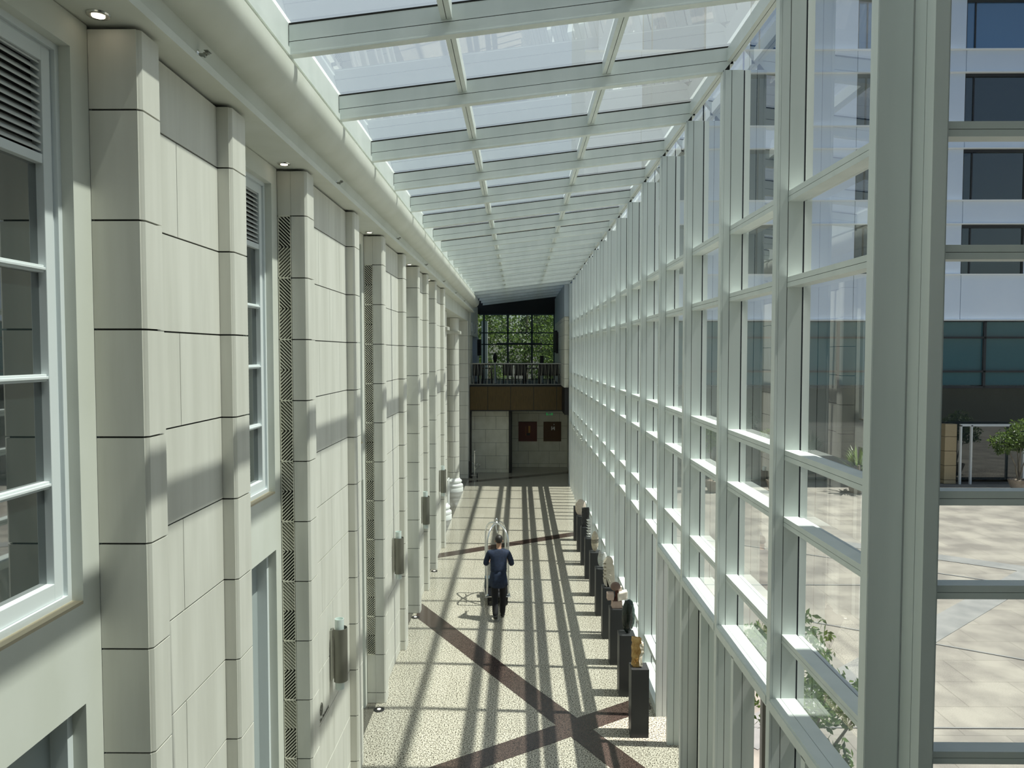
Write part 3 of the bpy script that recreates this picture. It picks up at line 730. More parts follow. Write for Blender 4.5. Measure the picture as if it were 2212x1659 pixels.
# lettered sign
def text(body, size, name):
    c = bpy.data.curves.new(name, 'FONT'); c.body = body; c.size = size; c.extrude = .002
    o = bpy.data.objects.new('t', c); COL.objects.link(o); dg = bpy.context.evaluated_depsgraph_get()
    me = bpy.data.meshes.new_from_object(o.evaluated_get(dg)); bpy.data.objects.remove(o); return me
T = tag(empty('wall_lettering', (-2.258, 8.2, 1.5)), 'small grey lettering and round emblem on the stone below the nearest wall lamp', 'sign')
gm = mat('grey_lettering', (.12, .12, .10), .5)
me = text('The Restaurant', .062, 'lettering'); me.materials.append(gm)
o = bpy.data.objects.new('lettering', me); COL.objects.link(o); o.parent = T; o.rotation_euler = (PI / 2, 0, PI / 2); o.location = (0, 0.0, -.05)
p = MB(); p.tube([(0.001, .06 + .05 * math.cos(a * PI / 12), .09 + .07 * math.sin(a * PI / 12)) for a in range(24)], .006, 6, closed=True)
p.tube([(0.001, .06, .02), (.001, .06, .14)], .008, 6).tube([(.001, .03, .09), (.001, .09, .09)], .006, 6); p.build('emblem', gm, T)

# sprinklers on the gutter band
sprk = None
for i, y in enumerate((4.97, 8.67, 12.88, 16.7, 20.6, 24.5, 28.3)):
    T = tag(empty('sprinkler', (-2.128, y, 7.62)), ORD[i] + ' small sprinkler head on the white gutter band' if i else 'nearest small sprinkler head on the white gutter band', 'sprinkler', 'sprinkler heads along the gutter band')
    if sprk is None:
        MB().lathe((0, 0, 0), [(.034, -.004), (.034, .006), (.02, .014)], 20, axis='x').build('rosette', M['chrome'], T)
        MB().lathe((0, 0, 0), [(.012, .01), (.012, .035), (.018, .04), (.018, .05)], 12, axis='x').box(.05, .075, -.012, .012, .004, .010).box(.05, .08, -.03, .03, .018, .022).tube([(.05, -.012, 0), (.075, -.012, .015)], .003, 6).tube([(.05, .012, 0), (.075, .012, .015)], .003, 6).build('nozzle', M['steel'], T)
        sprk = T
    else:
        for ch in sprk.children:
            c = ch.copy(); COL.objects.link(c); c.parent = T
# downlights
dl = None; em = mat('lamp_glow', (1, .9, .75), .5, emit=((1, .86, .66), 3.0))
for i, y in enumerate((4.12, 7.33, 11.46, 15.6, 18.9)):
    T = tag(empty('downlight', (-2.31, y, 7.503)), (ORD[i] if i else 'nearest') + ' round recessed downlight in the soffit over a window bay', 'downlight', 'recessed downlights in the left soffit')
    if dl is None:
        MB().lathe((0, 0, 0), [(.05, 0), (.062, 0), (.058, -.008), (.045, -.010), (.038, -.002)], 28).build('ring', M['chrome'], T, smooth=True)
        MB().lathe((0, 0, 0), [(.034, -.003), (.034, -.011)], 24).build('lamp', em, T)
        dl = T
    else:
        for ch in dl.children:
            c = ch.copy(); COL.objects.link(c); c.parent = T
ul = None
for i, (x, y) in enumerate(((-2.22, 11.48), (-2.22, 15.58), (-2.2, 18.93))):
    T = tag(empty('floor_uplight', (x, y, 0)), 'round black floor uplight at the foot of the ' + ('third', 'fourth', 'last')[i] + ' pilaster pair', 'uplight', 'floor uplights by the pilasters')
    if ul is None:
        MB().lathe((0, 0, 0), [(.085, 0), (.085, .008), (.07, .014), (.05, .012)], 28).build('ring', M['black'], T, smooth=True)
        MB().lathe((.0, 0, 0), [(.03, .008), (.03, .016)], 20).build('lamp', mat('uplight_lens', (.9, .88, .8), .3, emit=((1, .9, .7), .8)), T)
        ul = T
    else:
        for ch in ul.children:
            c = ch.copy(); COL.objects.link(c); c.parent = T

# ---------------------------------------------------------------- pedestals and sculptures
PY = [10.66, 11.96, 13.19, 14.41, 15.69, 16.98, 18.28, 19.48, 20.80, 22.05]
PN = ['holding the golden rough stone, nearest of the row', 'holding the dark green oval stone', 'holding the pink and dark red block sculpture', 'holding the notched cream stone', 'holding the pale ribbed disc', 'holding the striped ovoid', 'holding the white spiny stack', 'holding the black grainy slab', 'holding the cream ovoid disc', 'mostly hidden at the far end of the row']
for i, y in enumerate(PY):
    tag(MB().box(-.13, .13, 0, .26, 0, 1.02).build('pedestal', M['pedestal'], None, bevel=.003), 'tall charcoal pedestal ' + PN[i], 'pedestal', 'charcoal pedestals along the glass wall').location = (1.77, y, 0)
def sc(name, i, label, dx=0, dy=.13):
    T = empty(name, (1.77 + dx, PY[i] + dy, 1.022 + (.006 if i in (1, 5) else 0))); return tag(T, label, 'sculpture')
def stone(name, a, b, s=8, rough=.7, bump=.4): return noisy(mat(name, a, rough), a, b, (s, s, s), 6, bump)
T = sc('rough_stone_sculpture', 0, 'golden brown jagged stone slab on the nearest pedestal', -.03)
gs = stone('golden_stone', (.30, .15, .03), (.62, .42, .16), 12, .6, .8)
def jag(p):
    p.x += .03 * noise.noise(Vector((0, 0, p.z * 14))); return p
MB().rock(-.07, .055, -.05, .06, 0, .42, .022, 3, 14, 11, fn=jag).build('golden_slab', gs, T)
MB().rock(.04, .085, -.05, .06, 0.02, .36, .03, 9, 9, 8).build('pale_flank', stone('pale_flank', (.55, .50, .38), (.75, .70, .58), 14), T)
T = sc('oval_stone_sculpture', 1, 'dark green upright oval stone, polished face and rough rim', .02)
MB().blob((0, 0, .27), (.095, .07, .275), 4, .06, 3, 2).build('polished_oval', stone('dark_green_stone', (.008, .013, .010), (.02, .03, .024), 5, .18, .05), T, smooth=True)
MB().blob((.035, .02, .28), (.085, .07, .26), 4, .12, 9, 5).build('rough_rim', stone('pitted_green_stone', (.02, .04, .035), (.10, .15, .13), 40, .7, 1), T)
T = sc('block_cluster_sculpture', 2, 'cluster of pink and cream stone blocks joined by dark red links', .01)
pk = stone('pink_stone', (.46, .33, .27), (.56, .42, .35), 10); cr = stone('cream_block', (.72, .64, .56), (.82, .74, .66), 10); rd = stone('dark_red_link', (.05, .012, .008), (.09, .02, .012), 8, .3, .1)
MB().rock(-.10, .09, -.08, .08, 0, .13, .012, 1, 6, 5, fn=lambda p: Vector((p.x * (1 - .9 * max(0, p.z - .06)), p.y, p.z))).build('foot_block', pk, T, bevel=.01)
MB().tube([(-.03, -.02, .10), (.0, -.03, .22), (-.01, 0, .34)], [.05, .035, .04], 10).build('red_stem', rd, T, smooth=True)
MB().rock(-.19, -.06, -.09, .06, .15, .28, .01, 4, 5, 5).build('left_block', pk, T, bevel=.015)
MB().rock(.0, .18, -.09, .08, .15, .30, .01, 6, 5, 5, fn=lambda p: Vector((p.x, p.y, p.z + .25 * (p.x - .09)))).build('right_block', cr, T, bevel=.02)
MB().blob((-.03, 0, .38), (.09, .06, .085), 3, .05).build('crown_disc', stone('mauve_stone', (.16, .10, .08), (.22, .15, .12), 10), T, smooth=True)
MB().rock(.03, .09, .0, .08, .30, .37, .005, 8, 3).build('small_block', cr, T)
T = sc('notched_stone_sculpture', 3, 'tall cream rounded stone with square notches down its left edge and carved script', .0)
out = []
for k in range(13): a = PI / 2 + .35 - k * (PI * .75) / 12; out.append((.0 + .085 * math.cos(a), .50 + .09 * math.sin(a)))
out += [(.10, .42), (.115, .2), (.12, .03), (.10, 0), (-.03, 0)]
for k in range(5): a = -PI / 2 - k * (PI / 2) / 4; out.append((-.01 + .085 * math.cos(a), .085 + .085 * math.sin(a)))
for k in range(5):
    z = .16 + k * .072; out += [(-.105, z), (-.055, z + .004), (-.055, z + .030), (-.10, z + .036)]
p = MB(); p.prism(out[::-1], -.06, .06, axis='y'); p.build('notched_body', stone('cream_stone', (.52, .47, .38), (.62, .57, .47), 9), T, bevel=.006)
pts = [(.0 + .03 * math.sin(t * 1.7) + .02 * math.cos(t * 3), -.062, .10 + t * .03) for t in [q * .35 for q in range(28)]]
MB().tube(pts, .004, 6).build('carved_script', stone('script_line', (.68, .64, .54), (.75, .7, .6), 9), T)
T = sc('ribbed_disc_sculpture', 4, 'pale ribbed upright disc behind the notched cream stone', .02)
p = MB()
for k in range(12):
    z = .04 + k * .025; r_ = math.sqrt(max(.0005, 1 - ((z - .18) / .19) ** 2)) * .11
    p.blob((0, 0, z), (r_, .05, .0135), 2)
p.build('ribbed_body', stone('pale_grey_stone', (.62, .63, .58), (.74, .75, .70), 10), T, smooth=True)
MB().blob((-.04, 0, .27), (.045, .045, .10), 3).build('upper_lobe', stone('grey_lobe', (.42, .42, .38), (.52, .52, .48), 10), T, smooth=True)
T = sc('striped_ovoid_sculpture', 5, 'slim cream ovoid stone with four thin black stripes round its middle', -.01)
MB().blob((0, 0, .235), (.085, .075, .24), 4, .03, 2).build('ovoid', stone('sand_stone', (.50, .43, .32), (.62, .55, .43), 18), T, smooth=True)
p = MB()
for z in (.215, .24, .265, .285):
    f = math.sqrt(1 - ((z - .235) / .24) ** 2); p.tube([(.0865 * f * math.cos(a * PI / 16), .077 * f * math.sin(a * PI / 16), z + .012 * math.sin(a * PI / 16 + 1)) for a in range(32)], .0045, 6, closed=True)
p.build('stripes', M['black'], T)
T = sc('spiny_stack_sculpture', 6, 'white stack of spiny pieces against the bright glass', -.01)
p = MB()
for k in range(7):
    z = .03 + k * .068; p.blob((-.02 + .01 * (k % 2), 0, z), (.04 + .02 * ((k * 3) % 4) / 3, .045, .03), 2, .2, 4, k)
    p.tube([(-.02, 0, z), (-.085, -.02, z + .02)], [.02, .004], 6)
p.build('spiny_stack', stone('white_stone', (.72, .72, .68), (.82, .82, .78), 8), T, smooth=True)
MB().box(.02, .05, -.03, .03, 0, .48).build('back_slab', M['white'], T)
T = sc('black_slab_sculpture', 7, 'black grainy upright slab, eighth along the row', .0)
MB().rock(-.10, .09, -.06, .06, 0, .50, .012, 5, 12, 18).build('grainy_slab', stone('black_grainy_stone', (.008, .008, .008), (.035, .035, .035), 60, .5, 1), T)
T = sc('ovoid_disc_sculpture', 8, 'broad cream ovoid disc split by a straight edge, near the far end', -.03)
MB().blob((0, 0, .235), (.15, .06, .235), 4, .02, 2).build('disc', stone('speckled_cream', (.52, .44, .36), (.64, .56, .47), 25), T, smooth=True)
MB().blob((.03, .012, .26), (.12, .055, .20), 3).build('smooth_half', stone('pale_cream', (.66, .60, .52), (.72, .66, .58), 8), T, smooth=True)

# ---------------------------------------------------------------- luggage cart with attendant
def skinned(name, verts, edges, mt, parent=None, root=0, sub=2):
    me = bpy.data.meshes.new(name); me.from_pydata([v[:3] for v in verts], edges, []); me.update(); me.materials.append(mt)
    o = bpy.data.objects.new(name, me); COL.objects.link(o)
    sm = o.modifiers.new('skin', 'SKIN'); sm.use_smooth_shade = True; sm.branch_smoothing = .4
    if not me.skin_vertices: 
        bpy.context.view_layer.objects.active = o
    sv = me.skin_vertices[0].data
    for i, v in enumerate(verts):
        r = v[3]; sv[i].radius = r if isinstance(r, tuple) else (r, r); sv[i].use_root = (i == root)
    ss = o.modifiers.new('sub', 'SUBSURF'); ss.levels = sub; ss.render_levels = sub
    if parent: o.parent = parent
    return o
CA = Matrix.Translation((-.52, 16.78, 0)) @ Matrix.Rotation(.09, 4, 'Z')
T = empty('luggage_cart'); T.matrix_world = CA; tag(T, 'chrome birdcage luggage cart pushed by the man in navy', 'cart')
hw, hl = .235, .43
for sx in (-1, 1):
    for sy in (-1, 1):
        pts = []
        for t in range(15):
            q = t / 14
            if q < .5: pts.append((sx * hw, sy * hl, .24 + 1.15 * q / .5))
            else:
                a = (q - .5) / .5 * PI / 2; pts.append((sx * hw * math.cos(a) ** .8 if a < PI / 2 - .01 else 0, sy * hl * (math.cos(a) ** .8 if a < PI / 2 - .01 else 0), 1.39 + .37 * math.sin(a)))
        MB().tube(pts, .021, 10).build('hoop_pole', M['chrome'], T, smooth=True)
        MB().lathe((sx * hw, sy * hl, .19), [(.03, 0), (.042, .02), (.03, .05), (.02, .08)], 14).build('pole_socket', M['chrome'], T, smooth=True)
        w_ = MB().lathe((sx * (hw - .03), sy * (hl - .06), .07), [(.068, -.02), (.07, 0), (.068, .02)], 22, axis='x').build('wheel', M['rubber'], T)
        MB().box(-.025, .025, -.02, .02, .0, .09).build('caster_fork', M['black'], T).location = (sx * (hw - .03), sy * (hl - .06), .12)
MB().lathe((0, 0, 1.75), [(.03, 0), (.035, .03), (.015, .05), (.028, .08), (.02, .11), (.004, .125)], 16).build('finial', M['chrome'], T, smooth=True)
MB().box(-hw - .02, hw + .02, -hl - .04, hl + .04, .20, .235).build('deck', mat('dark_carpet', (.02, .02, .025), .95), T)
MB().box(-hw + .01, hw - .01, -hl + .03, hl - .03, .09, .198).build('under_tray', M['black'], T)
p = MB(); a, b = hw + .035, hl + .055
p.tube([(-a, -b, .215), (a, -b, .215), (a, b, .215), (-a, b, .215)], .016, 8, closed=True); p.build('bumper_rail', M['chrome'], T, smooth=True)
MB().tube([(0, -.30, 1.60), (0, .30, 1.60)], .012, 8).tube([(0, -.30, 1.60), (0, -.33, 1.66)], .010, 8).tube([(0, .30, 1.60), (0, .33, 1.66)], .010, 8).tube([(0, 0, 1.6), (0, 0, 1.76)], .010, 8).build('hanging_bar', M['chrome'], T, smooth=True)
o = MB().rock(-.19, .19, -.12, .12, 0, .22, .004, 2, 4).build('travel_bag', mat('slate_bag', (.035, .055, .065), .6), None, bevel=.02)
o.matrix_world = CA @ Matrix.Translation((-.07, .22, .237)); tag(o, 'low slate-coloured bag lying on the luggage cart deck', 'bag')

# the man, walking away, facing +Y
MX, MY = -.44, 15.52
def fingers(V, E, wrist, side, palm):
    # wrist index in V; palm point, five fingers curled round a horizontal/vertical pole
    pi = len(V); V.append((*palm, (.026, .016))); E.append((wrist, pi))
    for k in range(4):
        b = Vector(palm) + Vector((side * .012, .035, .028 - k * .019))
        l = (.030, .034, .032, .026)[k]
        i0 = len(V); V.append((*b, .0085)); E.append((pi, i0))
        V.append((b.x - side * .018, b.y + l, b.z, .008)); E.append((i0, i0 + 1))
        V.append((b.x - side * .045, b.y + l * .8, b.z - .004, .0075)); E.append((i0 + 1, i0 + 2))
        V.append((b.x - side * .05, b.y + l * .2, b.z - .006, .007)); E.append((i0 + 2, i0 + 3))
    i0 = len(V); V.append((palm[0] - side * .026, palm[1] + .004, palm[2] + .03, .0095)); E.append((pi, i0))
    V.append((palm[0] - side * .045, palm[1] + .03, palm[2] + .04, .0085)); E.append((i0, i0 + 1))
V = []; E = []
def add(p, r, to=None):
    V.append((*p, r)); 
    if to is not None: E.append((to, len(V) - 1))
    return len(V) - 1
pel = add((0, 0, .93), (.14, .10)); wai = add((0, .02, 1.08), (.125, .085), pel); che = add((0, .05, 1.27), (.15, .10), wai); nb = add((0, .07, 1.44), (.075, .06), che)
nk = add((.005, .10, 1.50), .052, nb); hd1 = add((.005, .115, 1.56), (.062, .07), nk); hd2 = add((.005, .125, 1.635), (.074, .088), hd1); hd3 = add((.005, .12, 1.695), (.058, .07), hd2)
arms = {}
for s_ in (-1, 1):
    sh = add((s_ * .175, .06, 1.40), .056, che); el = add((s_ * .27, .10, 1.12), .042, sh); wr = add((s_ * .225, .32, 1.10), .026, el)
    fingers(V, E, wr, s_, (s_ * .222, .375, 1.11)); arms[s_] = (sh, el, wr)
# legs: right leg forward, left leg trailing with heel lifted
legs = {-1: [(-.085, 0, .88), (-.08, .02, .49), (-.06, -.20, .13), (-.055, -.17, .06), (-.05, -.07, .02)], 1: [(.085, .01, .88), (.09, .14, .48), (.08, .10, .08), (.08, .13, .035), (.085, .24, .025)]}
for s_ in (-1, 1):
    q = pel
    for p_, r_ in zip(legs[s_], (.085, .055, .036, .032, .026)): q = add(p_, r_, q)
body = skinned('person', V, E, M['skin'], None, pel)
body.location = (MX, MY, .02); tag(body, 'man in a navy tailcoat and black trousers walking away, pushing the luggage cart', 'person')
# ears, nose
MB().blob((-.075, .118, 1.615), (.012, .02, .03), 2).blob((.085, .118, 1.615), (.012, .02, .03), 2).blob((.005, .215, 1.605), (.014, .018, .025), 2).build('ears_and_nose', M['skin'], body, smooth=True)
MB().blob((-.025, .208, 1.635), (.012, .006, .007), 2).blob((.035, .208, 1.635), (.012, .006, .007), 2).build('eyes', M['white'], body, smooth=True)
MB().blob((.005, .205, 1.57), (.026, .008, .008), 2).build('lips', mat('lips', (.4, .15, .12), .5), body, smooth=True)
def hairfn(p):
    if p.y > .045 and p.z < .035: p.y = .045 + (p.y - .045) * .1
    if p.z < -.075: p.z = -.075 + (p.z + .075) * .3
    return p
MB().blob((.005, .105, 1.662), (.083, .100, .095), 4, .05, 8, 3, fn=hairfn).build('hair', M['hair'], body, smooth=True)
# jacket
V = []; E = []
pel2 = add((0, -.005, .93), (.205, .155)); a1 = add((0, .01, 1.08), (.185, .135), pel2); a2 = add((0, .045, 1.25), (.215, .14), a1); a3 = add((0, .065, 1.39), (.175, .105), a2); a4 = add((.003, .085, 1.475), (.07, .062), a3)
for s_ in (-1, 1):
    sh = add((s_ * .20, .06, 1.39), .078, a3); el = add((s_ * .285, .09, 1.13), .060, sh); wr = add((s_ * .232, .30, 1.10), .040, el)
jk = skinned('jacket', V, E, M['navy'], body, 0)
# tails: tapering lathe-like skirt open at the front, split at the back
p = MB(); n = 28; rows = [(1.06, .150, .115, .005), (.94, .172, .135, 0), (.84, .190, .145, -.01), (.74, .20, .15, -.02)]
for (z, rx, ry, dy) in rows:
    for k in range(n):
        a = 2 * PI * k / n; fold = 1 + .035 * math.sin(a * 7 + z * 5)
        zz = z - (.06 * max(0, -math.sin(a)) if z < .8 else 0) + (.10 * max(0, math.sin(a)) if z < .8 else 0)
        p.v.append((rx * fold * math.cos(a), ry * fold * math.sin(a) + dy, zz))
for r_ in range(len(rows) - 1):
    for k in range(n):
        l = (k + 1) % n; p.f.append((r_ * n + k, (r_ + 1) * n + k, (r_ + 1) * n + l, r_ * n + l)); p.m.append(0)
o = p.build('coat_tails', M['navy'], body, smooth=True); sm = o.modifiers.new('th', 'SOLIDIFY'); sm.thickness = .012
# trousers
V = []; E = []
pl0 = add((0, 0, .93), (.145, .11)); pl1 = add((0, 0, .86), (.135, .11), pl0)
for s_ in (-1, 1):
    q = pl1
    for p_, r_ in zip([legs[s_][0], legs[s_][1], tuple(Vector(legs[s_][2]) - Vector((0, 0, .045)))], (.098, .078, .062)): q = add(p_, r_, q)
skinned('trousers', V, E, M['trouser'], body, 0)
for s_ in (-1, 1):
    a_, b_ = Vector(legs[s_][2]), Vector(legs[s_][4])
    d = (b_ - a_)
    if s_ > 0: pts = [(.08, .05, .035), (.08, .12, .04), (.085, .20, .03), (.087, .27, .025)]
    else: pts = [(-.062, -.235, .115), (-.06, -.19, .085), (-.055, -.12, .035), (-.05, -.045, .02)]
    V = []; E = []; q = None
    for p_, r_ in zip(pts, ((.052, .048), (.056, .056), (.056, .040), (.042, .028))): q = add(p_, r_, q)
    skinned('shoe', V, E, mat('black_shoe', (.01, .01, .01), .3), body, 0)

# ---------------------------------------------------------------- small luggage trolley by the pier
T = tag(empty('luggage_trolley', (-2.02, 33.2, 0)), 'upright chrome luggage trolley parked against the pier below the balcony', 'trolley')
for s_ in (-1, 1):
    wh = MB().lathe((s_ * .12, 0, .11), [(.10, -.02), (.11, 0), (.10, .02)], 22, axis='x').build('wheel', M['rubber'], T)
    MB().lathe((s_ * .12 + .0, 0, .11), [(.06, -.028), (.06, .028)], 16, axis='x').build('hub', M['chrome'], wh)
MB().tube([(0, .0, .11), (0, .02, 1.25)], .020, 8).tube([(-.16, 0, .12), (.16, 0, .12)], .012, 8).build('pole', M['chrome'], T)
for j, (x, y, z) in enumerate(((.14, -.12, .66), (.24, -.05, .60), (-.08, -.14, .70), (.05, -.05, 1.25), (.20, .03, .52))):
    MB().tube([(0, 0, z - .12), (x * .6, y, z - .05), (x, y, z)], .013, 6).build('hook', M['chrome'], T); MB().blob((x, y, z), (.028, .028, .028), 2).build('knob', M['chrome'], T, smooth=True)
MB().box(-.24, -.16, .02, .3, .02, .75).build('folded_base', M['black'], T)

# ---------------------------------------------------------------- outside
pz = MB(); pz.v = [(2.42, 4.5, -.01), (60, 4.5, -.01), (60, 70, -.01), (2.42, 70, -.01)]; pz.f = [(0, 1, 2, 3)]; pz.m = [0]
struct(pz.build('plaza_paving', M['plaza']))
gr = MB().box(-60, 60, 41.2, 110, -.4, -.05); struct(gr.build('garden_ground', mat('grass_ground', (.05, .08, .02), .9)))
GZ = [.001]
def gstrip(name, a, b, w, z=.0):
    GZ[0] += .001
    struct(MB().prism(bandpoly(a, b, w), -.009, GZ[0]).build(name, M['band']))
gstrip('plaza_band_1', (3.2, 10.6), (17.2, 22.3), .62)
gstrip('plaza_band_2', (8.6, 22.5), (20.2, 14.4), .62)
gstrip('plaza_joint_1', (5.5, 15.8), (16, 9.5), .05)
gstrip('plaza_joint_2', (2.6, 24.2), (19.5, 13.2), .05)
gstrip('plaza_joint_3', (2.6, 17.9), (40, 17.9), .04)
gstrip('plaza_joint_4', (2.6, 11.0), (30, 11.0), .03)
# planters kerb near the doors
tag(MB().box(3.2, 40, 8.1, 8.2, -.01, .02).build('white_kerb', M['white']), 'thin white line across the plaza paving near the doors', 'kerb')

# hotel block across the plaza
FY = 31.0
T = tag(empty('hotel_block', (14, FY, 0)), 'pale modern building with banded windows and dark ground floor across the plaza', 'building')
def P(mb, name, mt, lab=None):
    o = mb.build(name, mt, None); o.parent = T; o.matrix_parent_inverse = Matrix.Translation((-14, -FY, 0))
    if lab: o['label'] = lab
    return o
X0, X1 = 2.7, 34
rows = [(7.03, 8.85), (8.85, 8.95), (8.95, 11.0)]
wins = [(8.95, 10.92), (12.0, 14.0), (14.98 + .12, 17.05), (18.1, 20.2), (21.2, 23.3)]
wins = [(8.93, 10.93), (11.95, 13.99), (15.02, 17.05), (18.08, 20.15), (21.2, 23.3)]
sp = [(7.03, 8.87)] + [(a[1] + .06, b[0] - .06) for a, b in zip(wins, wins[1:])] + [(23.3, 24.4)]
wins2 = [(8.93, 10.93), (11.95, 14.0), (14.98, 17.06), (18.06, 20.2), (21.2, 23.3)]
p = MB(); p.box(X0, X1, FY + .35, FY + 8, 4.2, 24.4)
P(p, 'wall_core', M['facade'])
p = MB()
lv = [7.012, 8.902, 10.954, 11.918, 14.028, 14.947, 17.095, 18.025, 20.1, 21.0, 23.2, 24.3]
# spandrel bands between (8.9..10.95 window), (10.95..11.92 spandrel), ...
spans = [(7.03, 8.87), (10.97, 11.90), (14.05, 14.93), (17.11, 18.0), (20.12, 20.98), (23.2, 24.3)]
for (a, b) in spans:
    x = 1.0 + 2.0
    xx = X0
    seams = [X0] + [13.855 + 4.42 * j - .0 for j in range(-2, 6) if X0 < 13.855 + 4.42 * j < X1] + [X1]
    for l, r_ in zip(seams, seams[1:]): P(MB().box(l + .012, r_ - .012, FY, FY + .36, a, b), 'spandrel_panel', M['facade'])
p = MB()
for z in (7.0, 8.885, 10.955, 11.915, 14.035, 14.945, 17.10, 18.02, 20.1, 21.0): p.box(X0, X1, FY - .10, FY + .3, z - .022, z + .022)
P(p, 'ledges', M['ledge'])
wz = [(8.91, 10.93), (11.94, 14.01), (14.97, 17.08), (18.04, 20.08), (21.02, 23.2)]
for (a, b) in wz:
    for j in range(-3, 5):
        e = 13.855 + 4.402 * j
        l, r_ = e, e + 2.6
        if l < X0: continue
        P(MB().box(l + .0, r_, FY + .12, FY + .16, a, b).box(l, l + .05, FY + .06, FY + .12, a, b, 1).box(r_ - .05, r_, FY + .06, FY + .12, a, b, 1).box(l, r_, FY + .04, FY + .12, b - .12, b, 1).box(l + .38, l + .43, FY + .08, FY + .12, a, b, 1), 'window', [M['facade_sky'] if a > 17 else M['facade_glass'], M['gasket']])
        P(MB().box(e - 1.80, e, FY + .02, FY + .2, a, b), 'pier_panel', M['facade'])
for j in range(0, 14):
    l = 3.0 + 2.02 * j + .18
    q = MB(); 
    for (a, b) in ((4.30, 4.84), (4.9, 6.25), (6.31, 6.95)): q.box(l + .05, l + 1.97, FY + .1, FY + .14, a, b, 0)
    q.box(l - .05, l + .05, FY, FY + .2, 4.2, 7, 1)
    for z in (4.22, 4.87, 6.28, 6.97): q.box(l, l + 2.02, FY, FY + .2, z - .04, z + .04, 1)
    P(q, 'glazing_bay', [M['facade_teal'], M['gasket']])
P(MB().box(X0, X1, FY + 3.2, FY + 3.4, 0, 4.2), 'recess_wall', M['facade_glass'], 'black glazed ground floor')
P(MB().box(X0, X1, FY + .1, FY + 3.3, 4.15, 4.25), 'recess_ceiling', M['black'])
P(MB().box(X0, X1, FY + 1.4, FY + 1.44, 0.1, 4.15), 'dark_glass_front', M['facade_glass'])
for x in (18.3, 9.0, 26.5):
    q = MB()
    for (a, b) in courses(0, 2.6): q.box(x, x + .5, FY + .9, FY + 1.35, a + .01, b - .01)
    P(q, 'stone_column', mat('tan_stone', (.42, .33, .20), .7))
for x in (18.9, 19.35, 21.6): P(MB().box(x, x + .07, FY + .8, FY + .9, 0, 2.55), 'door_jamb', M['ledge'])
P(MB().box(18.9, 21.7, FY + .8, FY + .9, 2.5, 2.6), 'door_lintel', M['ledge'])

# vegetation
def leaves(mb, c, rad, n, size, hollow=.4, droop=.3):
    for _ in range(n):
        while True:
            d = Vector((random.uniform(-1, 1), random.uniform(-1, 1), random.uniform(-1, 1)))
            if hollow < d.length < 1: break
        q = 1 + .35 * noise.noise(d * 2.5 + Vector(c))
        p = Vector(c) + Vector((d.x * rad[0], d.y * rad[1], d.z * rad[2])) * q
        nrm = Vector((random.gauss(0, 1), random.gauss(0, 1), random.gauss(.4, .6))).normalized()
        t = nrm.orthogonal().normalized(); t.rotate(Matrix.Rotation(random.uniform(0, 6.28), 3, nrm)); t.z -= droop; t.normalize()
        b = nrm.cross(t).normalized(); s_ = size * random.uniform(.7, 1.3); i = len(mb.v)
        mb.v += [tuple(p - t * s_), tuple(p + b * s_ * .42 + nrm * s_ * .08), tuple(p + t * s_), tuple(p - b * s_ * .42 + nrm * s_ * .08)]
        mb.f.append((i, i + 1, i + 2, i + 3)); mb.m.append(0)
    return mb
def tree(name, x, y, h, crown, n, size, label, cat='tree', group=None, pot=None, z0=0, spread=.5):
    T = tag(empty(name, (x, y, z0)), label, cat, group)
    mb = MB()
    for (cx, cy, cz, rx, ry, rz) in crown: leaves(mb, (cx, cy, cz), (rx, ry, rz), n // len(crown), size)
    mb.build('foliage', M['leaf'], T)
    st = MB(); zb = .35 if pot else 0
    for (cx, cy, cz, rx, ry, rz) in crown:
        st.tube([(0, 0, zb), (cx * .25, cy * .25, zb + (cz - zb) * .45), (cx * .9, cy * .9, cz)], [.03 * h / 2.5, .022 * h / 2.5, .008], 7)
    st.build('trunk', M['bark'], T, smooth=True)
    if pot:
        MB().lathe((0, 0, 0), [(pot * .6, 0), (pot, pot * 1.15), (pot * 1.05, pot * 1.3), (pot * .92, pot * 1.3), (pot * .9, pot * 1.2)], 26).build('pot', M['terracotta'], T, smooth=True)
    return T
tree('young_tree', 3.1, 8.25, 2.6, [(.0, -.2, 2.45, .34, .40, .34), (-.1, .6, 2.1, .32, .40, .30), (.1, -.75, 2.1, .34, .35, .30), (.45, -1.1, 2.25, .28, .3, .22), (-.2, -.3, 1.75, .32, .4, .35), (.25, .2, 1.6, .3, .35, .35), (.1, -.7, 1.35, .3, .3, .3), (.0, 1.0, 1.95, .28, .3, .25)], 3400, .046, 'leafy young tree just outside the glass, beside the entrance doors')
tree('potted_tree', 20.35, 30.2, 2.9, [(-.65, 0, 2.0, .55, .4, .5), (.1, 0, 2.45, .6, .5, .5), (.6, 0, 1.9, .5, .5, .5), (0, .2, 2.0, .5, .4, .4)], 2600, .07, 'multi-stemmed small tree in a clay pot before the dark doorway', 'plant', pot=.38)
tree('potted_tree', 7.9, 30.0, 2.9, [(-.3, 0, 2.2, .5, .4, .6), (.3, 0, 2.4, .5, .5, .5)], 1200, .07, 'leafy potted tree at the left end of the building across the plaza', 'plant', pot=.36)
tree('potted_tree', 10.4, 30.0, 2.9, [(-.3, 0, 2.1, .5, .4, .5), (.3, 0, 2.5, .5, .5, .5)], 1200, .07, 'leafy potted tree seen through the glass, left of the palm', 'plant', pot=.36)
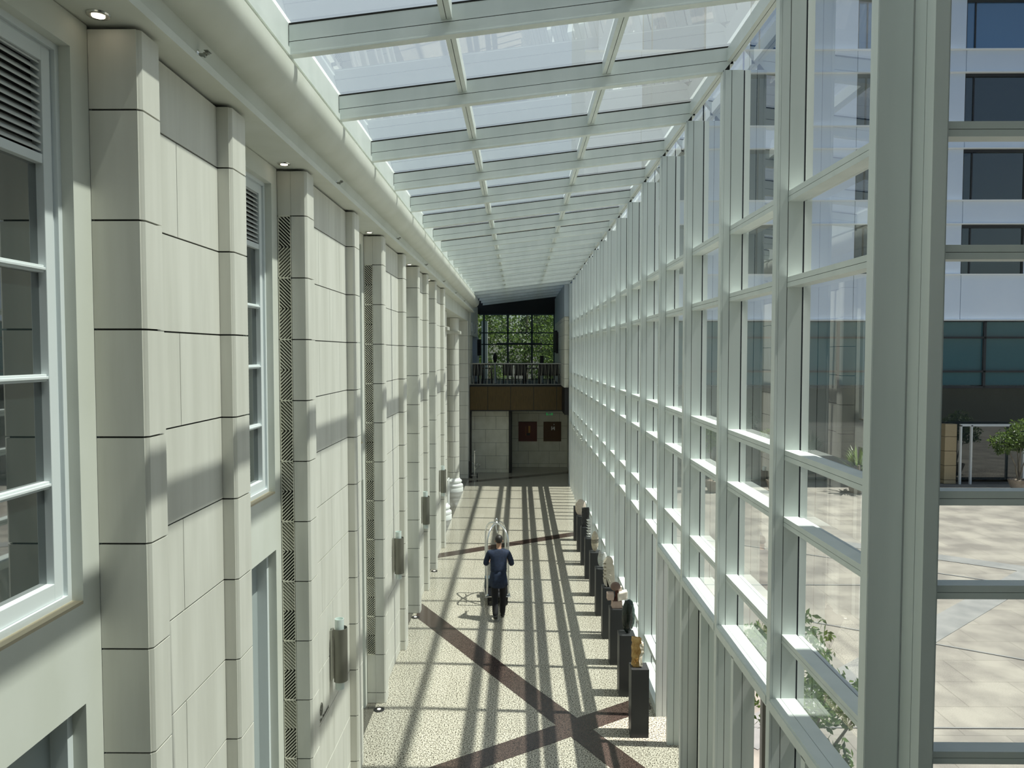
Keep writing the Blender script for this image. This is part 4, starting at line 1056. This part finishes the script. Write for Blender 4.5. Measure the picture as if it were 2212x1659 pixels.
# palm
T = tag(empty('potted_palm', (13.7, 29.9, 0)), 'spiky palm in a large brown pot before the building across the plaza', 'plant')
MB().lathe((0, 0, 0), [(.30, 0), (.44, .45), (.45, .62), (.40, .62)], 28).build('pot', M['terracotta'], T, smooth=True)
p = MB()
for k in range(26):
    a = random.uniform(0, 2 * PI); e = random.uniform(.1, 1.3); L_ = random.uniform(.7, 1.1)
    d = Vector((math.cos(a) * math.cos(e), math.sin(a) * math.cos(e), math.sin(e)))
    for j in range(5):
        dd = d.copy(); dd.rotate(Matrix.Rotation((j - 2) * .16, 3, Vector((-math.sin(a), math.cos(a), .3)))); s0 = Vector((0, 0, .9)) + d * .25; s1 = s0 + dd * L_ * .6; s2 = s1 + (dd + Vector((0, 0, -.5))).normalized() * L_ * .25
        b = dd.cross(Vector((0, 0, 1))).normalized() * .02; i = len(p.v)
        p.v += [tuple(s0 - b), tuple(s0 + b), tuple(s1 + b), tuple(s1 - b), tuple(s2)]; p.f += [(i, i + 1, i + 2, i + 3), (i + 3, i + 2, i + 4)]; p.m += [0, 0]
p.build('fronds', M['leaf'], T)
MB().tube([(0, 0, .55), (0, 0, 1.1)], [.08, .06], 9).build('trunk', M['bark'], T)
# big trees beyond the far window
def bigtree(x, y, label, sd):
    x *= 1.15
    random.seed(sd); T = tag(empty('garden_tree', (x, y, -.05)), label, 'tree', 'trees beyond the far window')
    mb = MB()
    for _ in range(9): leaves(mb, (random.uniform(-1.6, 1.6), random.uniform(-1.2, 1.2), random.uniform(3.6, 9.5)), (1.3, 1.1, 1.3), 620, .12, .2)
    mb.build('foliage', M['leaf'], T)
    st = MB().tube([(0, 0, 0), (.1, 0, 3), (0, .1, 6), (.2, 0, 8.5)], [.2, .16, .1, .05], 9)
    for _ in range(6):
        z = random.uniform(3.5, 7); a = random.uniform(0, 6.28); st.tube([(0.05, 0, z), (math.cos(a) * .8, math.sin(a) * .8, z + .8), (math.cos(a) * 1.6, math.sin(a) * 1.4, z + 1.2)], [.06, .04, .015], 6)
    st.build('trunk', M['bark'], T, smooth=True)
bigtree(-4.0, 46, 'leafy tree beyond the far window, leftmost', 1)
bigtree(.3, 46, 'leafy tree beyond the far window, in the middle', 2)
bigtree(4.4, 46, 'leafy tree beyond the far window, rightmost', 3)
bigtree(-1.9, 51, 'darker leafy tree set further back, between the left and middle ones', 4)
bigtree(2.6, 51, 'darker leafy tree set further back, between the middle and right ones', 5)
bpy.context.view_layer.update()
